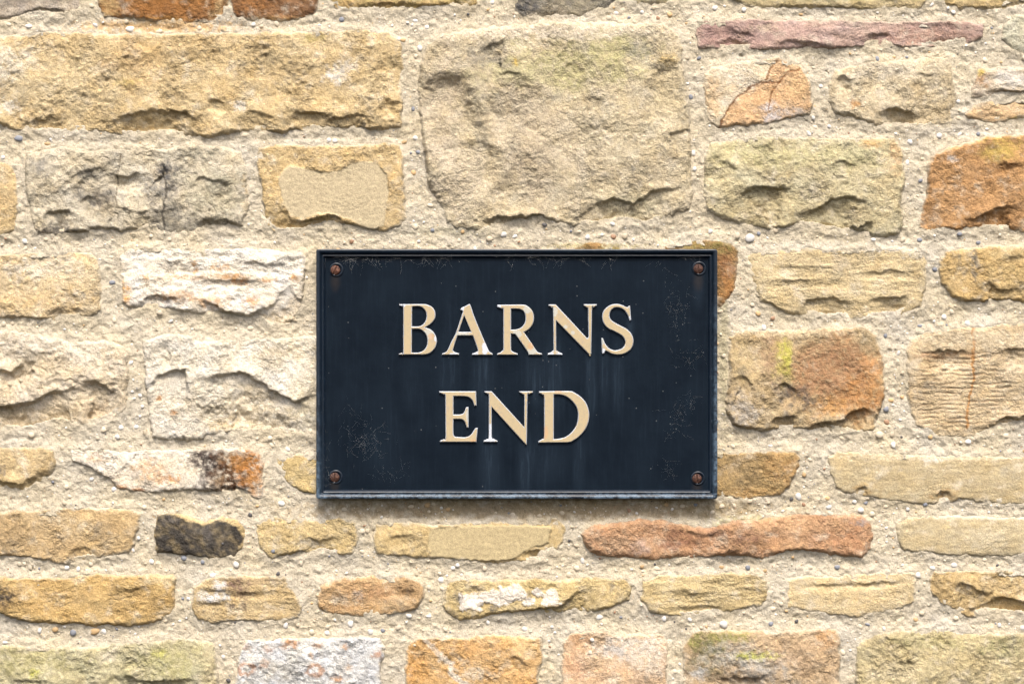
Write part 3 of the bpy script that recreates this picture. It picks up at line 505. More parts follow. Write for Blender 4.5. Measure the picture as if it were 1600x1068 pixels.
            if wd < 3: h = h - .5 * mm_
        elif pt[0] == 'groove':
            _, ga, gb, gc, gd = pt
            wob = y + 2.0 * fbm(x, y, 70, 5, 2) + .9 * fbm(x, y, 18, 6, 2)
            ph_ = wob / 6.7 + .2 * fbm(x / 3, y, 12, 9, 2)
            g = np.abs((ph_ % 1) - .5) * 2
            reg = sstep(ga, ga + 18, x) * sstep(gb, gb - 30, x + 12 * f1) * sstep(gc, gc + 4, y) * sstep(gd, gd - 8, y)
            gr = sstep(.45, .0, g) * reg * np.clip(.55 + .9 * fbm(x / 2, y, 16, 12, 3), 0, 1)
            h = h - 1.35 * gr; mm_ = gr * .5; cc = (200, 140, 92)
        c = c * (1 - np.clip(mm_, 0, 1)[..., None]) + alb(cc) * (1 + .10 * n_f) * np.clip(mm_, 0, 1)[..., None]
    # mortar smeared over the rim of the stone
    sm = sstep(5.5, .5, s + 3.0 * fbm(x, y, 18, sd0 + 61, 4, .6))[..., None] * min(1, sp['smear']) * .85
    c = c * (1 - sm) + mort_alb * 1.04 * sm
    c = np.clip(c, .008, .84)
    # behind the sign the faces are held back
    inn = sstep(-14, 2, np.minimum(np.minimum(x - SIGN[0], SIGN[2] - x), np.minimum(y - SIGN[1], SIGN[3] - y)))
    h = np.where(inn > 0, h * (1 - inn) + np.minimum(h, 5.5) * inn, h)
    A = sp['bump'] * np.clip(.45 + .65 * var, .4, 1.3)[..., None]
    if sp['plat']: A = A * (1 - .6 * pm[..., None])
    cells_s = np.maximum(np.maximum(s[:-1, :-1], s[1:, 1:]), np.maximum(s[1:, :-1], s[:-1, 1:]))
    cells = cells_s > -6
    grow = np.where(s > -6, s, -60)
    SALL[j0:j1, i0:i1] = np.maximum(SALL[j0:j1, i0:i1], s)
    HST[j0:j1, i0:i1] = np.where(s > 0, np.maximum(HST[j0:j1, i0:i1], h), HST[j0:j1, i0:i1])
    o = grid_mesh('stone', x, y, h, np.concatenate([c, A], -1), cells, M_STONE, 90, wall)
    if sp['label']: o['label'] = sp['label']
for k, sp in enumerate(SPECS): build_stone(k, sp)

# ------------------------------------------------------------------ the mortar
x, y = GX, GY
mh = .9 * fbm(x, y, 90, 3, 3) + .5 * fbm(x, y, 26, 8, 2, .6) + .5 * fbm(x, y, 11, 12, 1) + .32 * fbm(x, y, 6.5, 20, 1)
mh = mh + 1.9 + 1.3 * sstep(-15, 2, SALL) * (1 + .8 * fbm(x, y, 45, 33, 4, .6)) + .22 * facet(x + 5 * fbm(x, y, 20, 2, 2), y, 17, 44)
scr = sstep(.1, .9, fbm(x, y, 46, 27, 3))                     # trowel drags and small pits
mh = mh + scr * .6 * fbm(x / 3, y, 8, 29, 3) - 1.8 * sstep(.78, 1.05, fbm(x, y, 12, 37, 3, .6))
mc = np.ones(x.shape + (1,)) * mort_alb
mc = mc * (1 + .10 * fbm(x, y, 60, 6, 4, .6)[..., None] + .10 * fbm(x, y, 7, 10, 3, .7)[..., None])
mc = mc * (1 + fbm(x, y, 70, 18, 3)[..., None] * np.array([.02, -.01, -.09]))
gm = (sstep(.25, 1.0, fbm(x, y, 30, 48, 4, .6)) * .5)[..., None]; mc = mc * (1 - gm) + alb((196, 184, 160)) * gm
gm = (sstep(.4, 1.0, fbm(x, y, 40, 52, 4, .6)) * .6)[..., None]; mc = mc * (1 - gm) + alb((230, 216, 188)) * gm
gm = (sstep(.62, .95, fbm(x, y, 5, 56, 3, .7)) * .3)[..., None]; mc = mc * (1 - gm) + alb((160, 142, 112)) * gm
for (cx, cy, rx, ry, cc, st) in ((250, 42, 110, 9, (226, 176, 96), .7), (820, 795, 330, 12, (170, 146, 100), .75), (1180, 815, 60, 8, (196, 186, 120), .6),  # brown band below the sign: dirt stain with shade painted into the mortar colour
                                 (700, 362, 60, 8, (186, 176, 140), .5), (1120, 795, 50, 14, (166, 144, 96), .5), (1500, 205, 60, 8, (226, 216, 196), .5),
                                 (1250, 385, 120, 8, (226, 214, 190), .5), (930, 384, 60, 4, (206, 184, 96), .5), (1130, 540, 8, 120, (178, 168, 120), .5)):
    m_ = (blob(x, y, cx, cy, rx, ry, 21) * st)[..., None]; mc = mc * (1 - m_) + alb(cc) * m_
mc = np.clip(mc, .01, .8)
A = np.full(x.shape + (1,), .62)
sc = np.minimum(np.minimum(SALL[:-1, :-1], SALL[1:, 1:]), np.minimum(SALL[1:, :-1], SALL[:-1, 1:]))
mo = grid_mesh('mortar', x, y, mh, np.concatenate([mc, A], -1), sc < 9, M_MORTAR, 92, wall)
mo['kind'] = 'stuff'
# rubble core at the back of the wall, closing it
def box_mesh(name, x0, x1, y0, y1, z0, z1, mat, parent, bev=0):
    bm = bmesh.new(); bmesh.ops.create_cube(bm, size=1)
    for v in bm.verts: v.co = Vector(((x0 + x1) / 2 + v.co.x * (x1 - x0), (y0 + y1) / 2 + v.co.y * (y1 - y0), (z0 + z1) / 2 + v.co.z * (z1 - z0)))
    if bev: bmesh.ops.bevel(bm, geom=bm.edges[:], offset=bev, segments=2, affect='EDGES')
    me = bpy.data.meshes.new(name); bm.to_mesh(me); bm.free(); me.materials.append(mat)
    ca = me.color_attributes.new('Col', 'FLOAT_COLOR', 'POINT')
    ca.data.foreach_set('color', np.tile(np.append(mort_alb, .8), len(me.vertices)).astype(np.float32))
    o = bpy.data.objects.new(name, me); COL.objects.link(o); o.parent = parent; return o
box_mesh('wall_core', (XS[0] - 800) * PX + .001, (XS[-1] - 800) * PX - .001, .088, .40, EYE + (534 - YS[-1]) * PX + .001, EYE + (534 - YS[0]) * PX - .001, M_MORTAR, wall)

# ------------------------------------------------------------------ pebbles in the mortar
def pebble_mat(name, c, rough=.6):
    m, t, b = newmat(name)
    co = node(t, 'ShaderNodeTexCoord').outputs['Object']; oi = node(t, 'ShaderNodeObjectInfo')
    n = noise_n(t, co, 420, 4, .6)
    v = ramp(t, n, [(.3, .8), (.7, 1.1)]); r = ramp(t, oi.outputs['Random'], [(0, .86), (1, 1.08)])
    k = mixc(t, 1, mixc(t, 1, tuple(alb(c)), v, 'MULTIPLY'), r, 'MULTIPLY')
    t.links.new(k, b.inputs['Base Color']); b.inputs['Roughness'].default_value = rough
    return m
PM = [pebble_mat('white_quartz', (248, 242, 230), .5), pebble_mat('cream_flint', (240, 222, 188)), pebble_mat('ochre_pebble', (226, 184, 120)),
      pebble_mat('slate_pebble', (150, 154, 162)), pebble_mat('black_pebble', (100, 96, 94)), pebble_mat('brown_pebble', (186, 140, 100)), pebble_mat('buff_pebble', (226, 206, 170))]
def pebble_verts(seed, sub=2):
    bm = bmesh.new(); bmesh.ops.create_icosphere(bm, subdivisions=sub, radius=1)
    rg = random.Random(seed); pl = [(Vector((rg.gauss(0, 1), rg.gauss(0, 1), rg.gauss(0, 1))).normalized(), rg.uniform(.62, .9)) for _ in range(7)]
    for v in bm.verts:
        for n, d in pl:
            e = v.co.dot(n)
            if e > d: v.co -= n * (e - d) * .85
    return bm
shapes = {}
for q in range(5):
    for c, m in enumerate(PM):
        bm = pebble_verts(100 + q); me = bpy.data.meshes.new('pebble')
        for f in bm.faces: f.smooth = True
        bm.to_mesh(me); bm.free(); me.materials.append(m); shapes[(q, c)] = me
def at(px, py, arr):
    return arr[min(NY - 1, np.searchsorted(YS, py)), min(NX - 1, np.searchsorted(XS, px))]
# the ones the eye picks out: x, y, half length, half height, kind
NOTED = [(204,46,9,6,0),(14,39,6,4,1),(46,42,7,4,0),(143,10,5,4,1),(250,50,7,4,1),(432,37,5,7,1),(534,31,5,5,3),(656,76,5,6,0),(650,88,4,5,1),(637,36,4,3,0),(649,33,5,3,0),(648,142,4,3,1),(649,216,5,5,0),(646,270,5,5,2),(642,239,3,3,3),(646,171,4,5,3),
 (672,321,6,4,1),(676,360,4,4,3),(717,376,4,4,1),(962,21,6,4,0),(983,28,4,3,3),(1003,20,4,4,0),(1117,13,6,5,0),(1162,16,5,5,0),(1079,152,4,5,3),(1083,240,5,6,0),(957,350,5,4,0),(905,362,5,3,1),(918,371,5,5,0),(892,361,3,3,3),(1171,372,9,8,0),(1185,365,4,4,3),(1152,368,5,6,1),
 (1496,159,4,4,0),(1541,202,4,3,0),(1467,213,6,6,0),(1421,222,5,6,0),(1417,255,4,6,0),(1528,210,4,4,3),(1498,366,5,4,3),(1528,379,5,4,3),(1282,135,4,4,0),(1295,198,4,4,0),(1416,90,4,3,3),(1416,78,5,4,6),(1250,23,5,3,2),
 (7,506,5,5,1),(179,500,4,5,1),(176,441,6,4,3),(486,520,5,4,1),(184,682,5,5,0),(440,786,7,5,0),(30,217,9,6,3),(75,225,6,4,2),(20,505,4,4,6),
 (1184,490,5,5,2),(1193,512,5,6,0),(1175,476,5,4,1),(1207,497,5,4,5),(1389,542,4,5,1),(1373,679,8,7,1),(1393,678,5,6,6),(1395,694,5,7,0),(1391,625,6,4,2),(1409,620,4,4,2),(1408,682,3,3,4),(1453,682,5,5,2),(1512,690,6,5,0),(1592,681,5,4,1),(1383,524,4,5,3),(1247,775,6,8,0),(1262,800,5,3,6),(1292,778,5,4,2),(1335,783,5,4,0),(1352,785,5,4,3),(1445,787,5,5,3),(1418,795,4,4,0),(1344,796,6,5,0),(1362,802,5,5,1),(1436,375,5,4,3),(1460,421,5,5,3),(1510,505,5,6,0),(1437,509,5,3,3),
 (288,871,6,5,3),(317,877,4,4,3),(237,877,5,5,0),(369,881,6,7,0),(333,898,6,5,0),(295,934,4,4,0),(105,886,6,5,0),(143,880,5,5,1),(48,885,4,7,1),(31,880,4,5,1),(62,887,3,3,3),(123,888,4,5,0),(471,878,4,6,1),(115,987,6,6,3),(149,985,9,6,2),(87,982,6,5,2),(163,985,5,6,0),(63,984,4,6,0),(9,1002,5,3,0),(349,848,3,3,4),(217,840,4,4,0),(447,976,5,7,0),(466,975,4,4,6),(511,988,5,5,0),(512,978,5,4,1),(428,860,4,4,3),
 (910,875,4,6,0),(901,887,6,5,1),(925,894,6,4,6),(708,887,5,4,0),(715,882,4,4,0),(757,887,4,5,1),(687,895,4,4,1),(566,829,5,5,1),(566,861,5,5,1),(574,829,4,5,6),(548,973,6,7,0),(512,988,4,4,0),(639,961,6,4,0),(762,971,4,5,0),(936,963,7,5,0),(1023,880,3,3,4),(1003,884,4,4,2),(655,965,4,3,6),(970,963,4,3,3),
 (1025,887,7,4,1),(1156,872,7,3,1),(1127,885,5,4,2),(1168,886,5,5,3),(1195,891,4,4,2),(1266,886,5,4,1),(1308,885,6,5,3),(1130,974,8,8,0),(1204,973,5,5,3),(1228,953,4,3,2),(1207,950,5,4,1),(1220,942,4,4,1),(1434,898,5,6,0),(1444,912,4,5,1),(1435,922,2,3,4),(1490,882,6,5,0),(1430,967,5,4,2),(1355,974,5,3,3),(1037,965,5,6,0),(1316,1018,5,6,1),(1440,957,5,4,6),(1561,976,4,5,0),(1520,978,5,3,6),(1597,980,5,5,0),
 (538,795,5,4,1),(668,788,6,5,2),(843,805,5,4,6),(878,801,5,4,6),(700,795,5,4,2),(605,806,3,3,6),(1041,788,5,4,2),(1066,790,5,4,6),(925,998,4,4,0),(922,1018,4,5,1),(867,987,4,3,0),(648,1006,4,3,6),(349,1025,4,4,0)]
cand = []
for (px, py, a, b, c) in NOTED: cand.append((px, py, a * .88, b * .88, c, random.uniform(-.3, .3)))
wts = [34, 32, 8, 4, 2, 4, 26]
tries = 0
while len(cand) < 1150 and tries < 90000:
    tries += 1
    px, py = random.uniform(-60, 1660), random.uniform(-50, 1115)
    a = 1.8 + 3.6 * random.random() ** 2.4
    if at(px, py, SALL) > -a * .7: continue
    if SIGN[0] + 3 < px < SIGN[2] - 3 and SIGN[1] + 3 < py < SIGN[3] - 3: continue
    if any(abs(px - q[0]) < a + q[2] and abs(py - q[1]) < a + q[3] for q in cand): continue
    cand.append((px, py, a, a * random.uniform(.6, .95), random.choices(range(7), wts)[0], random.uniform(-1.2, 1.2)))
cand.sort(key=lambda q: -q[2] * q[3])
def peb_frame(px, py, a, b, rot):
    sa = at(px, py, SALL); hm = at(px, py, mh)
    if sa > 0: hm = max(hm, at(px, py, HST))
    hm += min(a, b) * .6 * .10
    loc = Vector(((px - 800) * PX, -hm * MM, EYE + (534 - py) * PX))
    return Matrix.Translation(loc) @ Matrix.Rotation(rot, 4, 'Y') @ Matrix.Diagonal((a * PX, min(a, b) * .5 * PX, b * PX, 1))
for i, (px, py, a, b, c, rot) in enumerate(cand[:299]):
    o = bpy.data.objects.new('pebble', shapes[(i % 5, c)]); COL.objects.link(o); o.parent = wall
    o.matrix_world = peb_frame(px, py, a, b, rot)
grit = bmesh.new(); base_bm = pebble_verts(5, 1); bv = [v.co.copy() for v in base_bm.verts]; bf = [[v.index for v in f.verts] for f in base_bm.faces]
gl = list(cand[299:])
n = 0
while n < 2600:
    px, py = random.uniform(-30, 1630), random.uniform(-30, 1098)
    if at(px, py, SALL) > -1.5 or (SIGN[0] + 3 < px < SIGN[2] - 3 and SIGN[1] + 3 < py < SIGN[3] - 3): continue
    a = random.uniform(.7, 1.6); gl.append((px, py, a, a * random.uniform(.6, 1), random.choices(range(7), [26, 26, 8, 6, 5, 8, 26])[0], random.uniform(-1.5, 1.5))); n += 1
GV = []; GF = []; GM = []
for (px, py, a, b, c, rot) in gl:
    M = peb_frame(px, py, a, b, rot); o0 = len(GV)
    GV += [tuple(M @ v) for v in bv]; GF += [[o0 + k for k in f] for f in bf]; GM += [c] * len(bf)
me = bpy.data.meshes.new('grit'); me.from_pydata(GV, [], GF); me.polygons.foreach_set('material_index', np.array(GM, dtype=np.int32)); me.shade_smooth()
for m in PM: me.materials.append(m)
o = bpy.data.objects.new('grit', me); COL.objects.link(o); o.parent = wall; o['kind'] = 'stuff'
base_bm.free(); grit.free()

# ------------------------------------------------------------------ the sign
SS = 0.9925            # the sign stands 12-19 mm in front of the wall plane
def sx(px): return (px - 800) * PX * SS
def sz(py): return EYE + (534 - py) * PX * SS
Y_BACK, Y_PLATE, Y_RIM = -.0065, -.0120, -.0175
sign = bpy.data.objects.new('house_sign', None); COL.objects.link(sign)
SCX, SCZ = sx(807.5), sz(584)
sign.location = (SCX, Y_BACK, SCZ)
sign['label'] = 'dark navy cast metal sign with raised gold letters BARNS END screwed to the wall'
sign['category'] = 'sign'
def add(name, me, parent=sign, mats=()):
    for m in mats: me.materials.append(m)
    o = bpy.data.objects.new(name, me); COL.objects.link(o); o.parent = parent
    return o
def rel(v): return (v[0] - SCX, v[1] - Y_BACK, v[2] - SCZ)

def ell_mask(t, sep, cx, cz, rx, rz, nz, rag=.5, soft=.25):
    """soft ragged ellipse in the sign's own x,z (metres)"""
    u = math_n(t, 'DIVIDE', math_n(t, 'SUBTRACT', sep.outputs[0], cx), rx)
    v = math_n(t, 'DIVIDE', math_n(t, 'SUBTRACT', sep.outputs[2], cz), rz)
    d = math_n(t, 'SQRT', math_n(t, 'ADD', math_n(t, 'MULTIPLY', u, u), math_n(t, 'MULTIPLY', v, v)))
    d = math_n(t, 'ADD', d, math_n(t, 'MULTIPLY', math_n(t, 'SUBTRACT', nz, .5), rag * 2))
    mr = node(t, 'ShaderNodeMapRange'); mr.interpolation_type = 'SMOOTHSTEP'
    mr.inputs[1].default_value = 1 + soft; mr.inputs[2].default_value = 1 - soft
    t.links.new(d, mr.inputs[0]); return mr.outputs[0]

def paint_mat(name, streaks):
    m, t, b = newmat(name)
    tc = node(t, 'ShaderNodeTexCoord'); co = tc.outputs['Object']
    sep = node(t, 'ShaderNodeSeparateXYZ'); t.links.new(co, sep.inputs[0])
    n1 = noise_n(t, co, 30, 5, .65); n2 = noise_n(t, co, 700, 3, .7); n3 = noise_n(t, scaled(t, co, (330, 30, 20)), 1, 6, .72, .3)
    n4 = noise_n(t, co, 160, 4, .6)
    col = ramp(t, n1, [(.3, (.0029, .0062, .0112)), (.7, (.0050, .0100, .0168))])
    # rain streaks
    st = ramp(t, n3, [(.50, 0.0), (.78, 1.0)])
    tot = math_n(t, 'MULTIPLY', st, .10)
    for (px, py, rx, rz, k) in streaks:
        mk = ell_mask(t, sep, sx(px) - SCX, sz(py) - SCZ, rx * PX, rz * PX, n1, .35, .7)
        mk = math_n(t, 'MULTIPLY', mk, math_n(t, 'ADD', .25, st)); tot = math_n(t, 'MAXIMUM', tot, math_n(t, 'MULTIPLY', mk, k * .62))
    col = mixc(t, tot, col, (.035, .055, .08))
    rn = None
    for (px, py) in ((523.5, 438), (1091.5, 438), (522.5, 758), (1089.5, 761)):
        mk = ell_mask(t, sep, sx(px) - SCX, sz(py) - SCZ, 6 * PX, 13 * PX, n4, .5, .8)
        rn = mk if rn is None else math_n(t, 'MAXIMUM', rn, mk)
    col = mixc(t, math_n(t, 'MULTIPLY', rn, .4), col, (.035, .026, .020))
    # dust specks
    v = node(t, 'ShaderNodeTexVoronoi'); v.inputs['Scale'].default_value = 160; t.links.new(co, v.inputs['Vector'])
    vs = node(t, 'ShaderNodeSeparateColor'); t.links.new(v.outputs['Color'], vs.inputs[0])
    sp_ = math_n(t, 'MULTIPLY', math_n(t, 'LESS_THAN', v.outputs['Distance'], .075), math_n(t, 'GREATER_THAN', vs.outputs[0], .72))
    col = mixc(t, math_n(t, 'MULTIPLY', sp_, .45), col, (.25, .26, .26))
    t.links.new(col, b.inputs['Base Color'])
    ro = ramp(t, n1, [(.3, .42), (.7, .56)]); t.links.new(ro, b.inputs['Roughness'])
    b.inputs['Specular IOR Level'].default_value = .07
    bp = node(t, 'ShaderNodeBump'); bp.inputs['Distance'].default_value = .0006; bp.inputs['Strength'].default_value = .35
    t.links.new(math_n(t, 'ADD', math_n(t, 'MULTIPLY', n2, .25), math_n(t, 'MULTIPLY', n4, .6)), bp.inputs['Height']); t.links.new(bp.outputs[0], b.inputs['Normal'])
    return m
M_PLATE = paint_mat('navy_paint', [(640,600,14,40,.35),(700,585,16,44,.6),(755,590,16,50,.8),(838,585,16,40,.7),(866,590,14,60,.9),(924,590,8,60,.9),(945,580,8,50,.7),(965,585,10,50,.7),(985,512,6,20,.8),
  (765,722,15,55,.9),(820,725,10,50,1.0),(850,715,30,40,.6),(905,720,8,50,.7),(755,660,10,40,.4),(1092,450,8,28,.8),(700,505,6,60,.25),(745,500,6,50,.25),(600,680,26,60,.3),(1110,730,8,40,.4),(690,640,10,60,.2)])

def rim_mat():
    m, t, b = newmat('chalky_navy_paint')
    co = node(t, 'ShaderNodeTexCoord').outputs['Object']; sep = node(t, 'ShaderNodeSeparateXYZ'); t.links.new(co, sep.inputs[0])
    n1 = noise_n(t, co, 60, 5, .65); n2 = noise_n(t, co, 330, 5, .75)
    col = ramp(t, n1, [(.3, (.0026, .0068, .0135)), (.7, (.004, .0105, .0205))])
    # chalky bloom, with the bottom bead's highlight painted in: along the bottom bar and up the right-hand bar, most in the corners
    hb = (SIGN[3] - SIGN[1]) * PX * SS / 2; wb = (SIGN[2] - SIGN[0]) * PX * SS / 2
    def band(sock, a, c):
        mr = node(t, 'ShaderNodeMapRange'); mr.inputs[1].default_value = a; mr.inputs[2].default_value = c; t.links.new(sock, mr.inputs[0]); return mr.outputs[0]
    bot = band(sep.outputs[2], -hb + .0075, -hb + .0015); rgt = math_n(t, 'MULTIPLY', band(sep.outputs[0], wb - .006, wb - .001), band(sep.outputs[2], .11, -.04))
    lft = math_n(t, 'MULTIPLY', band(sep.outputs[0], -wb + .006, -wb + .001), band(sep.outputs[2], .0, -.10))
    cov = math_n(t, 'MAXIMUM', bot, math_n(t, 'MULTIPLY', rgt, .9)); cov = math_n(t, 'MAXIMUM', cov, math_n(t, 'MULTIPLY', lft, .75))
    pat = ramp(t, math_n(t, 'ADD', math_n(t, 'MULTIPLY', n2, .62), math_n(t, 'MULTIPLY', n1, .38)), [(.46, 0.0), (.56, .6), (.68, 1.0)])
    f = math_n(t, 'MULTIPLY', cov, pat); f = math_n(t, 'MULTIPLY', f, .62)
    col = mixc(t, f, col, (.20, .30, .40))
    ed = math_n(t, 'MULTIPLY', ramp(t, n2, [(.60, 0.0), (.70, 1.0)]), .22); col = mixc(t, ed, col, (.22, .24, .26))
    t.links.new(col, b.inputs['Base Color']); b.inputs['Roughness'].default_value = .34; b.inputs['Specular IOR Level'].default_value = .5
    bp = node(t, 'ShaderNodeBump'); bp.inputs['Distance'].default_value = .0005; bp.inputs['Strength'].default_value = .5
    t.links.new(n2, bp.inputs['Height']); t.links.new(bp.outputs[0], b.inputs['Normal'])
    return m
M_RIM = rim_mat()

# plate
x0, x1, z0, z1 = sx(SIGN[0]) - SCX, sx(SIGN[2]) - SCX, sz(SIGN[3]) - SCZ, sz(SIGN[1]) - SCZ
bm = bmesh.new(); bmesh.ops.create_cube(bm, size=1)
for v in bm.verts: v.co = Vector((v.co.x * (x1 - x0 - .004), (v.co.y - .5) * (Y_BACK - Y_PLATE), v.co.z * (z1 - z0 - .004)))
bmesh.ops.bevel(bm, geom=bm.edges[:], offset=.0004, segments=1, affect='EDGES')
me = bpy.data.meshes.new('plate'); bm.to_mesh(me); bm.free(); add('plate', me, mats=[M_PLATE])
# moulded rim: profile (distance in from the outer edge in px, height towards the viewer in mm from the back)
prof = [(0.6,-.4),(0,0.2),(0,9.6),(.3,10.4),(1.0,10.9),(2.0,11.0),(4.8,10.8),(5.8,10.3),(7.0,9.3),(7.9,8.4),(8.5,8.1),(9.1,8.3),(9.8,8.8),(10.4,8.8),(11.4,8.1),(12.6,7.0),(13.6,6.1),(14.0,5.4),(14.1,5.0)]
def frame_mesh(name, prof):
    bm = bmesh.new(); rings = []
    for (d, h) in prof:
        e = d * PX; yy = -h * MM; r = []
        cs = [(x0 + e, z0 + e), (x1 - e, z0 + e), (x1 - e, z1 - e), (x0 + e, z1 - e)]
        rad = max(.0003, .0022 - e * .2)
        for ci, (cx, cz) in enumerate(cs):
            ix = 1 if ci in (0, 3) else -1; iz = 1 if ci in (0, 1) else -1
            for a in range(5):
                ang = math.radians(a * 22.5); ox = rad * (1 - math.cos(ang)); oz = rad * (1 - math.sin(ang))
                if ci in (0, 2): ox, oz = oz, ox
                r.append(bm.verts.new((cx + ix * oz, yy, cz + iz * ox)))
        rings.append(r)
    for a, b_ in zip(rings, rings[1:]):
        for i in range(len(a)):
            j = (i + 1) % len(a)
            f = bm.faces.new((a[i], a[j], b_[j], b_[i])); f.smooth = True
    bmesh.ops.recalc_face_normals(bm, faces=bm.faces[:])
    me = bpy.data.meshes.new(name); bm.to_mesh(me); bm.free(); return me
me = frame_mesh('rim', prof)
me.set_sharp_from_angle(angle=math.radians(50))
rim = add('rim', me, mats=[M_RIM])

# letters, traced at their real size
def Z(pts, ox, oy, s): return [(ox + a / s, oy + b / s) for a, b in pts]
LET = {}
LET['B'] = [Z([(108,120),(400,118),(470,130),(525,160),(556,210),(562,270),(545,320),(505,365),(435,412),(500,436),(550,485),(576,555),(572,630),(540,690),(485,735),(400,752),(103.5,753),(102,740),(140,726),(158,695),(158,180),(145,152),(108,134)],610,460,8),
            Z([(270,152),(350,148),(400,165),(435,205),(450,260),(440,320),(410,368),(370,392),(330,399),(269,398)],610,460,8), Z([(267,432),(350,430),(400,452),(445,505),(460,570),(455,630),(430,680),(390,712),(340,725),(266,724)],610,460,8)]
LET['A'] = [Z([(875,192),(888,166),(930,145),(988,116),(1004,140),(1040,250),(1100,400),(1180,590),(1222,685),(1245,718),(1278,736),(1276,756),(1020,756),(1022,738),(1060,724),(1084,708),(1090,688),(1030,514),(838,514),(785,680),(788,706),(812,722),(858,734),(858,754),(645,754),(645,736),(688,720),(715,690),(760,590),(820,470),(893,250),(904,216),(898,204)],610,460,8),
            Z([(922,262),(1006,466),(852,466)],610,460,8)]
LET['R'] = [[(777,476),(815,475.6),(825,478.5),(832,486),(834.4,496),(832.5,506),(826,514.5),(818.7,518.7),(828,532),(838.7,548),(842,550.5),(847,552),(847,554.4),(826,554.4),(824.5,550),(815,536),(805,522),(798.6,521.4),(798.6,544),(800,548),(804,550.4),(809,552),(809,554.4),(776.6,554.4),(776.6,552.2),(782,550),(785.6,546.5),(786.4,542),(786.4,487),(784.8,482.5),(777,479.6)],
            [(798.6,482.4),(808,482.4),(815,484),(819.6,489),(821,497),(819.5,505),(814,511.5),(806,514.4),(798.6,514.8)]]
LET['N'] = [[(857,475.4),(868.4,475.4),(917.6,528.2),(919.6,526),(918.8,485),(917,480.5),(912,477.4),(912,475),(932.8,475),(932.8,477.2),(927.5,480.5),(925.2,485),(924,552.5),(922,554.2),(918.5,551.5),(869,500.6),(869.2,544),(870.5,547.5),(874,550),(878.8,552.2),(878.8,554.5),(856,554.5),(856,552.2),(861,549.8),(864,547),(865,543),(864.2,486),(862.4,480.8),(857,477.4)]]
LET['S'] = [[(984.8,477.6),(986.4,500),(984,501),(982.5,496),(980,490.5),(975,484),(968,480.6),(961,480.4),(956,483.6),(953,489.5),(953.2,496),(957.5,501.6),(968.8,508),(979,513.4),(986.2,520.4),(990,530),(988.8,540),(983.8,547.4),(975,552.6),(965,554),(956,552.4),(949.5,549),(946.8,548),(945.6,549),(944,552.4),(941,552.4),(939.6,528),(942.2,528),(945.6,536),(951,543),(958.8,546.8),(966,546.4),(973.4,543),(977,536.5),(976,530),(971,523.6),(961,518),(950,512.6),(943.4,505),(941,495),(943,486),(948.8,479.4),(956,475.6),(965,474.6),(973,476.6),(979,479.6),(981.4,479),(982.6,477.6)]]
LET['E'] = [Z([(95,95),(437,95),(442,228),(420,230),(405,185),(370,152),(320,142),(228,142),(228,310),(290,309),(322,295),(345,243),(368,240),(368,432),(350,432),(332,378),(300,355),(228,354),(228,490),(246,516),(340,520),(390,495),(428,440),(454,434),(440,566),(103,566),(105,550),(140,536),(154,512),(152,160),(138,128),(96,108)],670,595,5.926)]
LET['N2'] = [Z([(515,95),(582,95),(884,428),(884,155),(870,124),(838,106),(838,95),(966,95),(964,108),(930,124),(914,155),(908,560),(898,574),(870,560),(582,240),(582,505),(600,535),(638,554),(634,566),(506,566),(508,552),(540,536),(555,505),(555,155),(542,122),(515,106)],670,595,5.926)]
LET['D'] = [Z([(1020,95),(1290,92),(1350,108),(1410,148),(1460,208),(1486,290),(1480,375),(1450,448),(1400,508),(1345,548),(1280,570),(1012,573),(1016,556),(1050,535),(1068,500),(1068,165),(1054,130),(1020,110)],670,595,5.926),
            Z([(1158,126),(1210,126),(1270,142),(1330,190),(1370,250),(1382,320),(1370,400),(1335,460),(1280,510),(1220,532),(1158,538)],670,595,5.926)]
def smooth_loop(p):
    n = len(p); out = []
    def corner(i):
        a, b, c = p[i - 1], p[i], p[(i + 1) % n]
        v1 = (b[0] - a[0], b[1] - a[1]); v2 = (c[0] - b[0], c[1] - b[1])
        an = abs(math.atan2(v1[0] * v2[1] - v1[1] * v2[0], v1[0] * v2[0] + v1[1] * v2[1]))
        return an > math.radians(43)
    C = [corner(i) for i in range(n)]
    for i in range(n):
        p1, p2 = p[i], p[(i + 1) % n]; p0 = p[i - 1] if not C[i] else p1; p3 = p[(i + 2) % n] if not C[(i + 1) % n] else p2
        L = math.dist(p1, p2); k = 1 if (C[i] and C[(i + 1) % n]) or L > 30 or L < 1.2 else 4
        for q in range(k):
            t = q / k; t2, t3 = t * t, t * t * t
            out.append(tuple(.5 * (2 * p1[d] + (p2[d] - p0[d]) * t + (2 * p0[d] - 5 * p1[d] + 4 * p2[d] - p3[d]) * t2 + (3 * p1[d] - p0[d] - 3 * p2[d] + p3[d]) * t3) for d in (0, 1)))
    return out
